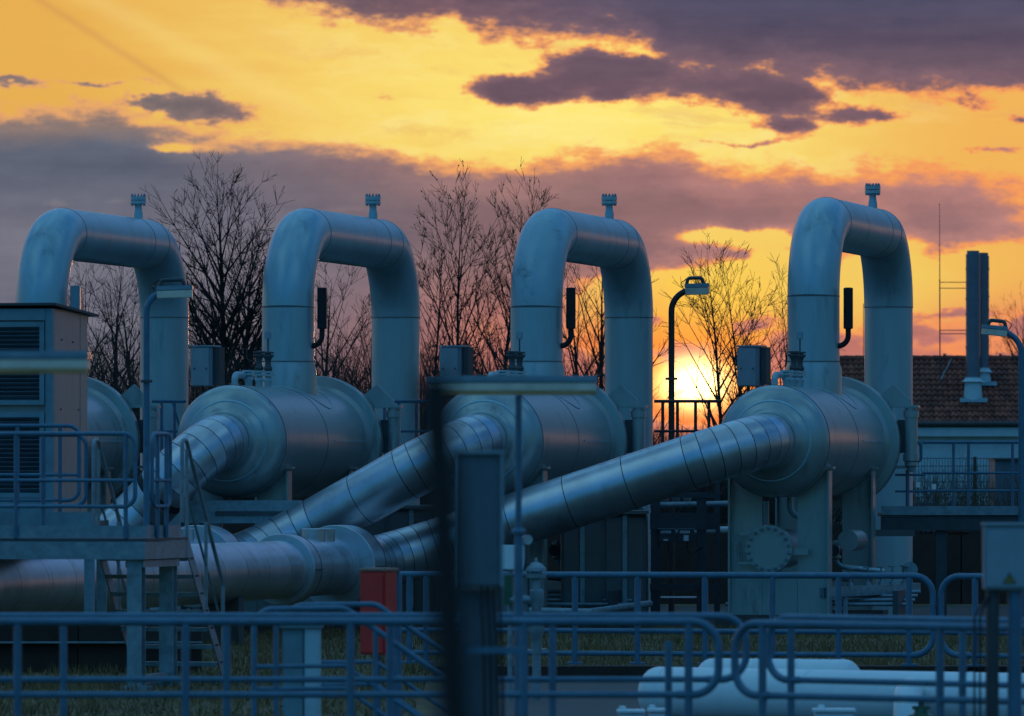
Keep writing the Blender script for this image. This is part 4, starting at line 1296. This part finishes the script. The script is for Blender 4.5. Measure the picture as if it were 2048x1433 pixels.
# pale pillar and stair rails, bottom centre left
pc = thing('concrete_pillar', (P(598, 0, 57).x, 57, 0), 'pale square pillar behind the near railings, left of the red cabinet', 'pillar')
MB().span((P(565, 0, 57).x, 57, 0), (P(607, 0, 57).x, 57.25, P(0, 1256, 57).z)).build('shaft', CABFRONT, pc, bevel=0.01)
MB().span((P(609, 0, 57).x, 56.98, 0), (P(640, 0, 57).x, 57.3, P(0, 1256, 57).z)).build('shaft', PLASTER, pc, bevel=0.01)
MB().span((P(560, 0, 57).x, 56.95, P(0, 1256, 57).z), (P(645, 0, 57).x, 57.33, P(0, 1250, 57).z)).build('cap', CABFRONT, pc)
for i, (pts, posts, Y, lab) in enumerate((
        (((508, 1440), (508, 1219), (690, 1217), (925, 1382), (925, 1440)), (552, 701, 751), 54.0, 'nearer sloping stair rail right of the pale pillar'),
        (((572, 1440), (572, 1211), (752, 1209), (960, 1355), (960, 1440)), (610, 790), 58.5, 'farther sloping stair rail passing in front of the red cabinet'))):
    W3 = [P(a, b, Y) for a, b in pts]
    W3[0].z = W3[-1].z = 0
    sr = thing('stair_rail', (W3[2].x, Y, 0), lab, 'stair rail', 'stair rails at bottom centre')
    MB().tube(fillet(W3, 0.15), 0.023, 12).build('top_rail', RAIL, sr)
    for dy in (105, 150):
        A, B, C = P(pts[1][0] + 2, pts[1][1] + dy + 10, Y), P(pts[2][0], pts[2][1] + dy + 10, Y), P(pts[3][0] - 4, pts[3][1] + dy + 6, Y)
        MB().tube([A, B, C], 0.019, 10).build('knee_rail', RAIL, sr)
    for p in posts:
        yy = pts[2][1] if p < pts[2][0] else pts[2][1] + (p - pts[2][0]) * (pts[3][1] - pts[2][1]) / (pts[3][0] - pts[2][0])
        q = P(p, yy, Y)
        MB().tube([(q.x, q.y, 0), q], 0.021, 10).build('post', RAIL, sr)

# instrument stand at the centre
Yi = 72.0
ist = thing('instrument_stand', (P(1068, 0, Yi).x, Yi, 0), 'instrument stand with round gauge and valves behind the middle lamp post', 'instrument')
c = P(1073, 1205, Yi)
MB().lathe([(-1.0, 0.045), (-0.5, 0.045)], (c.x, Yi, 1.0), (0, 0, 1), 16).build('pipe', STEEL, ist)
MB().lathe([(-0.52, 0.055), (-0.35, 0.055), (-0.3, 0.08), (-0.22, 0.08), (-0.2, 0.05), (-0.05, 0.05), (0.0, 0.075), (0.12, 0.075), (0.14, 0.045), (0.24, 0.045)],
           (c.x, Yi, 1.0), (0, 0, 1), 18).build('valve_body', STEEL, ist)
MB().lathe([(0.24, 0.03), (0.25, 0.10), (0.29, 0.105), (0.30, 0.06), (0.315, 0.06), (0.32, 0.105), (0.35, 0.10), (0.40, 0.05), (0.41, 0.02), (0.45, 0.015), (0.455, 0)],
           (P(1072, 0, Yi).x, Yi, 1.0), (0, 0, 1), 22).build('bonnet', STEEL, ist)
q = P(1040, 1200, Yi)
MB().tube([(c.x, Yi, q.z), (q.x - 0.1, Yi, q.z)], 0.045, 14).build('branch_pipe', STEEL, ist)
MB().lathe([(-0.02, 0.08), (0.02, 0.08)], (q.x, Yi, q.z), (1, 0, 0), 18).build('flange', STEEL, ist)
MB().box((q.x - 0.12, Yi, q.z + 0.1), (0.08, 0.08, 0.3)).build('actuator', GREEN, ist)
g = P(1054, 1080, Yi)
MB().lathe([(-0.03, 0.0), (-0.03, 0.052), (0.03, 0.055), (0.03, 0.0)], g, (0.25, -1, 0), 22).build('gauge', STEEL, ist)
MB().lathe([(0.031, 0.0), (0.031, 0.045)], g, (0.25, -1, 0), 22).build('gauge_face', GAUGEW, ist)
MB().tube([g, P(1058, 1215, Yi)], 0.012, 8).build('gauge_stem', DARKSTEEL, ist)
MB().box(P(1026, 1115, Yi + 0.05), (0.24, 0.05, 0.25)).build('panel', WHITE, ist, bevel=0.008)
MB().prism([P(1046, 1140, Yi + 0.02), P(1060, 1140, Yi + 0.02), P(1056, 1100, Yi + 0.02)], (0, 0.02, 0)).build('panel_stay', DARKSTEEL, ist)
q = P(1020, 1140, Yi + 0.08)
MB().tube([(q.x, q.y, 0), q], 0.025, 10).build('post', STEEL, ist)
MB().bar(P(1045, 1301, Yi), P(1093, 1298, Yi), 0.015, 0.012).build('lever', LABELW, ist)

# cabinet with warning triangle, right edge
Yc = 44.0
wc = thing('warning_cabinet', (P(2015, 0, Yc).x, Yc, 0), 'grey cabinet with a warning triangle at the right edge', 'cabinet')
a, b = P(1968, 1180, Yc), P(2072, 1052, Yc)
MB().span(a, Vector((b.x, Yc + 0.16, b.z))).build('box', BOXGREY, wc, bevel=0.008)
MB().span(P(1966, 1052, Yc - 0.02), Vector((b.x + 0.01, Yc + 0.19, P(0, 1046, Yc).z))).build('rain_cover', BOXGREY, wc, bevel=0.004)
MB().span(P(1972, 1175, Yc - 0.015), P(2068, 1060, Yc - 0.002)).build('door', BOXGREY, wc, bevel=0.004)
tri = [(2005, 1168), (2033, 1168), (2019, 1145)]
sg = MB().prism([P(x, y, Yc - 0.018) for x, y in tri], (0, 0.002, 0)).build('warning_sign', BLACK, wc)
cx, cy = 2019, 1160.3
MB().prism([P(cx + (x - cx) * 0.72, cy + (y - cy) * 0.72, Yc - 0.021) for x, y in tri], (0, 0.002, 0)).build('sign_field', SIGNY, sg)
MB().prism([P(x, y, Yc - 0.024) for x, y in ((2020.5, 1152), (2016.5, 1160), (2019, 1160), (2017.5, 1166), (2022, 1158), (2019.3, 1158))], (0, 0.002, 0)).build('lightning_mark', BLACK, sg)
MB().tube([(P(1985, 0, Yc).x, Yc + 0.08, 0), P(1985, 1180, Yc + 0.08)], 0.042, 12).build('post', DARKSTEEL, wc)
MB().tube([(P(2030, 0, Yc).x, Yc + 0.08, 0), P(2030, 1180, Yc + 0.08)], 0.045, 12).build('post', RAIL, wc)
for p in (1949, 1960):
    MB().tube(fillet([(P(p, 0, Yc).x, Yc, 0), P(p, 1230, Yc), P(1990, 1176, Yc + 0.06)], 0.1), 0.007, 6).build('cable', RUBBER, wc)

# blurred box and post near the camera
Yd = 38.0
nb_ = thing('terminal_box', (P(960, 0, Yd).x, Yd, 0), 'blurred upright terminal box with hanging cables, centre foreground', 'terminal box')
MB().span(P(917, 1172, Yd), Vector((P(1001, 0, Yd).x, Yd + 0.12, P(0, 908, Yd).z))).build('box', LOUVRE, nb_, bevel=0.006)
for p in (913, 1001):
    MB().span(P(p, 1174, Yd - 0.02), P(p + 6, 908, Yd + 0.14)).build('edge_strip', BOXGREY, nb_)
MB().span(P(911, 908, Yd - 0.03), Vector((P(1009, 0, Yd).x, Yd + 0.16, P(0, 902, Yd).z))).build('rain_cover', BOXGREY, nb_)
MB().span((P(922, 0, Yd).x, Yd + 0.13, 0), (P(992, 0, Yd).x, Yd + 0.2, P(0, 1180, Yd).z)).build('post', LOUVRE, nb_)
for p in (962, 975, 988, 998):
    MB().tube([P(p, 1172, Yd + 0.05), P(p + 6, 1300, Yd + 0.02), (P(p + 14, 0, Yd).x, Yd + 0.05, 0)], 0.009, 8).build('cable', RUBBER, nb_)
MB().bar(P(935, 1301, Yd - 0.02), P(1052, 1301, Yd - 0.02), 0.04, 0.035).build('cross_bar', RAIL, nb_)
Yn = 8.5
np_ = MB().tube([(P(1115, 0, Yn).x, Yn, 0), P(868, 748, Yn)], [0.027, 0.023], 16).build('fence_post', BLACK)
tag(np_, 'dark out-of-focus post close to the camera, left of the middle lamp', 'post')

# ------------------------------------------------------------------ building with tiled roof
YB = 250.0
X0, X1 = (1628 - 1024) * YB / F, (2300 - 1024) * YB / F
ZE, ZR, RUNB = P(0, 842, YB).z, P(0, 716, YB + 3.0).z, 3.0
bd = thing('tiled_building', ((X0 + X1) / 2, YB + 3, 0), 'low pale building with brown tiled roof and twin flues, at right', 'building')
MB().span((X0 + 0.3, YB + 0.3, 0), (X1 - 0.3, YB + 5.7, ZE - 0.1)).build('wall', PLASTER, bd)
MB().span((X0, YB - 0.02, ZE - 0.55), (X1, YB + 0.28, ZE - 0.24)).build('fascia', FASCIA, bd)
MB().tube([(X0, YB - 0.12, ZE - 0.10), (X1, YB - 0.12, ZE - 0.10)], 0.09, 10).build('gutter', GUTTER, bd)
for x in (X0 + 0.28, X1 - 0.28):
    MB().prism([(x, YB + 0.1, ZE - 0.1), (x, YB + 3.0, ZR - 0.12), (x, YB + 5.9, ZE - 0.1)], (0.02, 0, 0)).build('gable', PLASTER, bd)
rf = MB().prism([(X0, YB - 0.05, ZE - 0.06), (X0, YB + 3.0, ZR - 0.07), (X0, YB + 6.05, ZE - 0.06), (X0, YB + 6.0, ZE - 0.13), (X0, YB + 3.0, ZR - 0.16), (X0, YB, ZE - 0.13)],
                (X1 - X0, 0, 0)).build('roof', EARTHWALL, bd)
slope = Vector((0, 3.05, ZR - ZE)).normalized()
nrm = Vector((0, -slope.z, slope.y))
SL = sqrt(3.05 ** 2 + (ZR - ZE) ** 2)
NC, TW = 12, 0.195
CL = SL / NC
tv, tf = [], []
sg_ = 6
for j, y in enumerate((0.0, CL * 1.12)):
    for k in range(sg_ + 1):
        t = k / sg_
        hgt = 0.034 * sin(t * 2 * pi - 0.6) + (0.055 if j == 0 else 0.0)
        tv.append(Vector((TW * 1.04 * (t - 0.5), 0, 0)) + slope * y + nrm * (hgt + 0.012))
for k in range(sg_):
    tf.append((k, k + 1, k + sg_ + 2, k + sg_ + 1))
nv = len(tv)
for k in range(sg_ + 1):
    tv.append(tv[k] - nrm * 0.055)
for k in range(sg_):
    tf.append((k, nv + k, nv + k + 1, k + 1))
tm_ = MB().add(tv, tf)
nt_ = TILE.node_tree
oi = nt_.nodes.new('ShaderNodeObjectInfo')
hm = nt_.nodes.new('ShaderNodeMapRange')
hm.inputs[3].default_value, hm.inputs[4].default_value = 0.6, 1.5
nt_.links.new(oi.outputs['Random'], hm.inputs[0])
vm_ = nt_.nodes.new('ShaderNodeVectorMath')
vm_.operation = 'SCALE'
bs_ = nt_.nodes['Principled BSDF'].inputs['Base Color']
nt_.links.new(bs_.links[0].from_socket, vm_.inputs[0])
nt_.links.new(hm.outputs[0], vm_.inputs['Scale'])
nt_.links.new(vm_.outputs[0], bs_)
tmesh_ = tm_.mesh('roof_tile', TILE, 60)
rest = MB()
ncol = int((X1 - X0) / TW)
cnt = 0
for c_ in range(ncol):
    x = X0 + (c_ + 0.5) * TW
    px = 1024 + x * F / (YB + 1.5)
    for r_ in range(NC):
        o = Vector((x, YB - 0.05, ZE - 0.05)) + slope * (CL * r_ - 0.02)
        o += Vector((random.uniform(-.006, .006), 0, random.uniform(-.006, .006)))
        if cnt < 300 and (1830 < px < 2052 or 1683 < px < 1728):
            inst(tmesh_, 'roof_tile', rf, False, Matrix.Translation(o))
            cnt += 1
        else:
            rest.add([o + q for q in tv], tf)
ro = rest.build('roof_tiles', TILE, rf, angle=60)
ro['kind'] = 'stuff'
k = 0
x = X0
while x < X1:
    MB().lathe([(0, 0.13), (0.40, 0.11)], (x, YB + 3.0, ZR - 0.03), (1, 0, 0), 10).build('ridge_tile', TILE, rf)
    x += 0.40
    k += 1
    if k % 5 == 2:
        MB().box((x, YB + 3.0, ZR + 0.1), (0.1, 0.06, 0.1)).build('ridge_clip', GUTTER, rf)

def flue(px, y0, y1, Y, r, nm='flue'):
    a, b = P(px, y1, Y), P(px, y0, Y)
    hgt = b.z - a.z
    f = MB().lathe([(0, r), (hgt - 0.12, r), (hgt - 0.1, r * 0.86), (hgt, r * 0.86), (hgt, r * 0.7)], a, (0, 0, 1), 32).build(nm, STAINLESS, bd)
    for t in (0.08, 0.24, 0.50, 0.62, 0.86):
        MB().lathe([(-0.04, r + 0.001), (-0.04, r + 0.014), (0.04, r + 0.014), (0.04, r + 0.001)], a + Vector((0, 0, hgt * t)), (0, 0, 1), 32).build('joint_band', STAINLESS, f)
    MB().lathe([(-0.14, r * 1.55), (-0.02, r * 1.05), (0.02, r * 1.05)], a, (0, 0, 1), 28).build('rain_collar', FASCIA, f)
    zr = ZE - 0.05 + (ZR - ZE) * (a.y - YB + 0.05) / 3.05
    MB().lathe([(zr - a.z - 0.25, r * 1.42), (-0.14, r * 1.12)], a, (0, 0, 1), 20).build('flue_base', FASCIA, f)
    c_ = Vector((a.x, a.y, zr)) + nrm * 0.115
    MB().bar(c_ - slope * 0.46, c_ - slope * 0.22, 0.98, 0.02).build('flashing', CABFRONT, f)
    return f
fl1 = flue(1946, 502, 756, YB + 1.15, 0.255)
flue(1965, 506, 737, YB + 1.95, 0.235)
rod = MB().tube([P(1880, 762, YB + 1.5), P(1879.5, 560, YB + 1.5)], 0.022, 8).build('lightning_rod', WIRE, bd)
MB().tube([P(1879.5, 560, YB + 1.5), P(1879, 406, YB + 1.5)], [0.018, 0.008], 6).build('rod_tip', WIRE, rod)
for y in (565, 577, 661, 668):
    MB().tube([P(1880, y, YB + 1.5), P(1934, y, YB + 1.15)], 0.016, 6).build('strut', WIRE, rod)
MB().tube([P(1880, 762, YB + 1.5), P(1903, 718, YB + 2.8)], 0.02, 6).build('strut', STEEL, rod)
MB().tube([P(1727, 718, YB + 3), P(1727, 608, YB + 3)], 0.015, 6).build('lightning_rod', WIRE, bd)

# ------------------------------------------------------------------ wire fence, stalks, dark shed behind the right walkway
YF = 180.0
fc = thing('wire_fence', (P(1935, 0, YF).x, YF, 0), 'wire mesh fence before the pale building wall', 'fence')
xa, xb, zt = P(1790, 0, YF).x, P(2100, 0, YF).x, P(0, 917, YF).z
w_ = MB()
x = xa
while x < xb:
    w_.tube([(x, YF, 0), (x, YF, zt)], 0.006, 4, False)
    x += 0.075
for k in range(14):
    w_.tube([(xa, YF, zt - k * 0.2), (xb, YF, zt - k * 0.2)], 0.009, 4, False)
wo = w_.build('wire_mesh', WIRE, fc)
wo['kind'] = 'stuff'
for p in (1800, 1950, 2095):
    MB().box((P(p, 0, YF).x, YF + 0.06, zt / 2 + 0.02), (0.09, 0.06, zt + 0.04)).build('post', GUTTER, fc)
ds = thing('dark_shed', (P(2040, 0, 172).x, 173, 0), 'dark boxy shed behind the wire fence at the right edge', 'shed')
MB().span((P(1990, 0, 172).x, 172, 0), (P(2130, 0, 172).x, 174, P(0, 920, 172).z)).build('wall', LOUVRE, ds)
MB().span((P(1987, 0, 172).x, 171.9, P(0, 920, 172).z), (P(2133, 0, 172).x, 174.1, P(0, 917, 172).z)).build('roof', ROOFSHEET, ds)
tw = thing('twin_floodlight', (P(1852, 0, 150).x, 150, 0), 'two small white floodlights on a stand below the right walkway railing', 'floodlight')
for p, y in ((1836, 970), (1868, 974)):
    MB().box(P(p, y, 150), (0.09, 0.08, 0.12)).build('lamp_head', LABELW, tw, bevel=0.01)
    MB().tube([P(p, y + 5, 150.05), P(p, 1010, 150.05)], 0.012, 6).build('stem', DARKSTEEL, tw)
q = P(1852, 1010, 150.05)
MB().bar(P(1830, 1008, 150.05), P(1874, 1008, 150.05), 0.05, 0.05).build('cross_bar', DARKSTEEL, tw)
MB().tube([(q.x, q.y, 0), q], 0.04, 8).build('stand', DARKSTEEL, tw)


# ------------------------------------------------------------------ vegetation
rng = random.Random(11)


def rvec(s):
    return Vector((rng.uniform(-s, s), rng.uniform(-s, s), rng.uniform(-s, s)))


class Tree:
    def __init__(self):
        self.thick, self.fine, self.buds = MB(), MB(), []

    def limb(self, p, d, L, r, lvl, maxl, spread, up, dens, wob):
        n = max(3, int(L / (0.5 if lvl < 2 else 0.28)))
        pts, rs = [p.copy()], [r]
        q = p.copy()
        d = d.normalized()
        kids = []
        for i in range(1, n + 1):
            d = (d + rvec(wob) + Vector((0, 0, up))).normalized()
            q = q + d * (L / n)
            pts.append(q.copy())
            rs.append(max(0.0042, r * (1 - 0.84 * i / n)))
            kids.append((q.copy(), d.copy(), i / n, rs[-1]))
        seg = 7 if r > 0.06 else (5 if r > 0.02 else 3)
        (self.thick if lvl <= 1 else self.fine).tube(pts, rs, seg, False)
        if lvl >= maxl:
            return
        cnt = max(2, int(L * dens[lvl]))
        for c in range(cnt):
            t = rng.uniform(0.16 if lvl else 0.18, 1.0)
            k = min(len(kids) - 1, int(t * n))
            o, dd, f, rr = kids[k]
            a = rng.uniform(0, 2 * pi)
            nx, ny = frame(dd)
            side = nx * cos(a) + ny * sin(a)
            ang = radians(rng.uniform(*spread))
            nd = dd * cos(ang) + side * sin(ang)
            ln = L * rng.uniform(0.30, 0.55) * (1.15 - 0.7 * f)
            if ln < 0.12:
                continue
            self.limb(o, nd, ln, max(0.0055, min(rr * 0.62, 0.02 * ln + 0.004)), lvl + 1, maxl, spread, up * 1.1, dens, wob)


def make_tree(name, label, px, ytop, Y, trunks, spread=(25, 52), up=0.05, dens=(3.2, 5.8, 6.6, 5.6), wob=0.09, maxl=4, r0=0.16,
              base_z=0.0, buds=False, clear=0.25, limbs=26, limb_len=0.42):
    base = P(px, 0, Y)
    root = thing(name, (base.x, Y, base_z), label, 'tree', 'bare trees behind the vessels')
    rng.seed(int(px * 7 + Y))
    T = Tree()
    ztop = P(0, ytop, Y).z
    for (dx, lean, hf) in trunks:
        p = Vector((base.x + dx * 0.3, Y + rng.uniform(-0.4, 0.4), base_z))
        Ht = (ztop - base_z) * hf
        n = 22
        pts, rs = [p.copy()], [r0]
        d = Vector((lean, rng.uniform(-.03, .03), 1)).normalized()
        q = p.copy()
        st = []
        for i in range(1, n + 1):
            d = (d + rvec(0.035) + Vector((-lean * 0.01, 0, 0.03))).normalized()
            q = q + d * (Ht / n)
            f = i / n
            pts.append(q.copy())
            rs.append(max(0.006, r0 * (1 - f) ** 0.9))
            st.append((q.copy(), d.copy(), f, rs[-1]))
        T.thick.tube(pts, rs, 9, False)
        for c in range(limbs):
            f0 = clear + (0.97 - clear) * (c + rng.random()) / limbs
            k = min(n - 1, int(f0 * n))
            o, dd, f, rr = st[k]
            a = c * 2.4 + rng.uniform(-.5, .5)
            ang = radians(rng.uniform(*spread)) * (1.12 - 0.35 * f)
            nd = Vector((cos(a) * sin(ang), sin(a) * sin(ang) * 0.8, cos(ang)))
            prof = sqrt(max(0.02, 1 - ((f - 0.42) / 0.60) ** 2)) if f > 0.42 else 0.72 + 0.28 * f / 0.42
            ln = Ht * limb_len * prof * rng.uniform(0.78, 1.12) * (1.0 if f < 0.8 else 0.85) + 0.2
            T.limb(o, nd, ln, min(rr * 0.66, 0.012 * ln + 0.012), 1, maxl, spread, up, dens, wob)
    T.thick.build('trunk', BARK, root, angle=80)
    T.fine.build('crown', TWIG, root, angle=80)
    if buds:
        vs = T.fine.v
        bb = MB()
        for _ in range(1500):
            c = Vector(vs[rng.randrange(len(vs))])
            s = rng.uniform(0.010, 0.018)
            bb.add([c + Vector(q) * s for q in ((1, 0, 0), (-1, 0, 0), (0, 1, 0), (0, -1, 0), (0, 0, 1.7), (0, 0, -1.2))],
                   [(0, 2, 4), (2, 1, 4), (1, 3, 4), (3, 0, 4), (2, 0, 5), (1, 2, 5), (3, 1, 5), (0, 3, 5)])
        bo = bb.build('buds', TWIG, root, angle=80)
        bo['kind'] = 'stuff'
    return root


D1 = (3.0, 6.5, 8.0, 7.0)
make_tree('bare_tree', 'tallest bare tree with broad crown, between the two left arches', 448, 292, 150, ((0, 0.0, 0.90), (0.3, 0.09, 0.76)), r0=0.14, limbs=42, limb_len=0.28, spread=(26, 50), clear=0.36, dens=(2.8, 6.4, 8.4, 7.6))
make_tree('bare_tree', 'dense bare tree seen under the leftmost arch', 222, 515, 158, ((-1.6, -0.05, 0.93), (0, 0.02, 0.97), (1.4, 0.06, 0.9)), r0=0.10, limbs=24, clear=0.2, limb_len=0.27, dens=D1)
make_tree('bare_tree', 'low spreading bare tree behind the gap between the second arch legs', 655, 545, 160, ((-0.6, 0.03, 0.97), (2.4, 0.10, 0.85)), r0=0.10, limbs=26, clear=0.2, limb_len=0.30, dens=D1)
make_tree('budding_tree', 'bare tree with upright budding shoots, left of the stained arch', 940, 362, 152,
          ((-2.6, -0.05, 0.80), (-0.9, -0.02, 0.97), (1.2, 0.02, 0.98), (2.6, 0.05, 0.84)), spread=(22, 44), up=0.07, r0=0.075, limbs=34, dens=(2.8, 6.8, 8.4, 7.2), buds=True, clear=0.10, limb_len=0.24)
make_tree('bare_tree', 'bare tree seen inside the stained arch', 1200, 500, 156, ((0, 0.0, 0.97), (-0.8, -0.08, 0.85), (1.6, 0.06, 0.8)), r0=0.11, limbs=24, dens=(2.6, 5.0, 6.0, 5.2), clear=0.25, limb_len=0.27)
make_tree('bare_tree', 'slender bare tree standing in front of the setting sun', 1442, 492, 154, ((0, 0.0, 0.97),), r0=0.075, limbs=30, dens=(2.6, 5.4, 6.4, 5.0), clear=0.32, maxl=4, limb_len=0.27)
make_tree('bare_tree', 'bare twiggy tree right of the setting sun, behind the switch box', 1528, 520, 158, ((-0.8, -0.04, 0.97), (0.6, 0.04, 0.93)), r0=0.07, limbs=22, dens=(2.6, 6.0, 7.0, 5.6), clear=0.3, maxl=4, limb_len=0.28)
make_tree('bare_tree', 'bare bushy tree rising behind the roof at the right edge', 2075, 600, 300, ((-1.0, -0.06, 0.95), (0.8, 0.05, 0.97)), r0=0.17, limbs=26, limb_len=0.34, clear=0.3, dens=(2.0, 3.4, 4.0, 4.0))


def thicket(name, label, x0, x1, Y0, Y1, n, hmin, hmax, m, twigs=4, r=0.012, lean=0.25, hf=None):
    mb = MB()
    for _ in range(n):
        Y = rng.uniform(Y0, Y1)
        x = rng.uniform(x0, x1) * Y / F
        h_ = rng.uniform(hmin, hmax)
        p = Vector((x, Y, 0))
        d = Vector((rng.uniform(-lean, lean), rng.uniform(-lean, lean), 1)).normalized()
        pts = [p]
        for k in range(4):
            d = (d + rvec(0.14)).normalized()
            pts.append(pts[-1] + d * h_ / 4)
        mb.tube(pts, [r, r * .8, r * .6, r * .45, r * .25], 3, False)
        for _k in range(twigs):
            o = pts[rng.randrange(1, 4)]
            e = (d + rvec(0.75)).normalized()
            L = h_ * rng.uniform(0.18, 0.42)
            mid = o + e * L * 0.5
            mb.tube([o, mid, mid + (e + rvec(0.25)) * L * 0.5], [r * .5, r * .36, r * .2], 3, False)
    o = mb.build(name, m, angle=80)
    tag(o, label, kind='stuff')
    return o


thicket('undergrowth', 'dark leafless undergrowth along the foot of the trees', -1000, 640, 130, 150, 6500, 1.2, 3.3, TWIG, 6)
thicket('tall_undergrowth', 'tall dark thicket under the trees on the left', -1000, 130, 134, 150, 3200, 2.6, 5.0, TWIG, 7)
thicket('dry_stalks', 'thin dry stalks before the wire fence', 780, 1080, 160, 178, 1100, 1.2, 2.6, DRY, 3, 0.009)
# far wood on the horizon
thicket('far_wood', 'far leafless wood low on the horizon', -1600, 1600, 420, 520, 5000, 2.5, 5.2, TWIG, 6, 0.06)

# grass
gb = []
gf = []
NG = 52000
nr = np.random.RandomState(5)
yy = 60 + (106 - 60) * nr.rand(NG) ** 0.8
xx = (nr.rand(NG) * 2150 - 1080) / F * yy
keep = ~((xx > -0.95) & (yy < 81.2) & (xx < 9.3)) & (yy < 104.5)
xx, yy = xx[keep], yy[keep]
n_ = len(xx)
hh = 0.035 + 0.07 * nr.rand(n_) ** 2 + 0.06 * (np.sin(xx * 1.7) * np.sin(yy * 0.9) > 0.3)
an = nr.rand(n_) * 6.28
lx, ly = (nr.rand(n_) - .5) * 0.12, (nr.rand(n_) - .5) * 0.12
w = 0.009
V3 = np.empty((n_ * 3, 3))
V3[0::3] = np.stack([xx - w * np.cos(an), yy - w * np.sin(an), np.zeros(n_)], 1)
V3[1::3] = np.stack([xx + w * np.cos(an), yy + w * np.sin(an), np.zeros(n_)], 1)
V3[2::3] = np.stack([xx + lx, yy + ly, hh], 1)
gm = bpy.data.meshes.new('grass')
gm.from_pydata(V3.tolist(), [], np.arange(n_ * 3).reshape(-1, 3).tolist())
gm.materials.append(BLADE)
tag(inst(gm, 'grass'), 'short dry winter grass around the railings and pipes', kind='stuff')


# ------------------------------------------------------------------ small piping below the vessels
for i, (X, lab) in enumerate(((4.645, 'small valves and drain piping under the rightmost vessel'),
                              (0.378, 'small valves and drain piping under the vessel with the stained bend'))):
    ax = lambda x, y, z: Vector((X, 109.0, 0)) + UV * y + rt * x + Vector((0, 0, z))
    dp = thing('drain_piping', ax(0.1, -1.0, 0), lab, 'piping', 'drain piping below the vessels')
    for k, (x, y, r) in enumerate(((-0.35, -2.2, 0.045), (0.1, -1.5, 0.06), (0.45, -0.6, 0.04))):
        top = 1.9 if abs(x) < 0.4 else 1.3
        MB().tube(fillet([ax(x, y, top), ax(x, y, 0.7 + 0.1 * k), ax(x + 0.7, y + 0.3, 0.62 + 0.1 * k)], 0.14), r, 12).build('pipe', (PAINT2, STEEL)[k % 2], dp)
        v_ = MB().lathe([(0, r * 1.1), (0.03, r * 2), (0.06, r * 2), (0.07, r * 1.3), (0.15, r * 1.6), (0.23, r * 1.3), (0.24, r * 2), (0.27, r * 2), (0.28, r)],
                        ax(x, y, 1.0), (0, 0, 1), 14).build('valve', PAINT, dp)
        MB().lathe([(0.2, 0.012), (0.2, 0.09), (0.22, 0.09), (0.22, 0.012)], ax(x, y, 1.14), -UV, 14).build('hand_wheel', DARKSTEEL, v_)
    for k in range(4):
        MB().tube([ax(-0.9, -2.6 + k * 0.25, 0.35 + 0.06 * k), ax(1.9, -2.3 + k * 0.25, 0.35 + 0.06 * k)], 0.028, 8).build('pipe', STEEL, dp)
    for x in (-0.8, 1.7):
        MB().box(ax(x, -2.1, 0.28), (0.08, 1.2, 0.56), -ALPHA).build('pipe_stand', DARKSTEEL, dp)
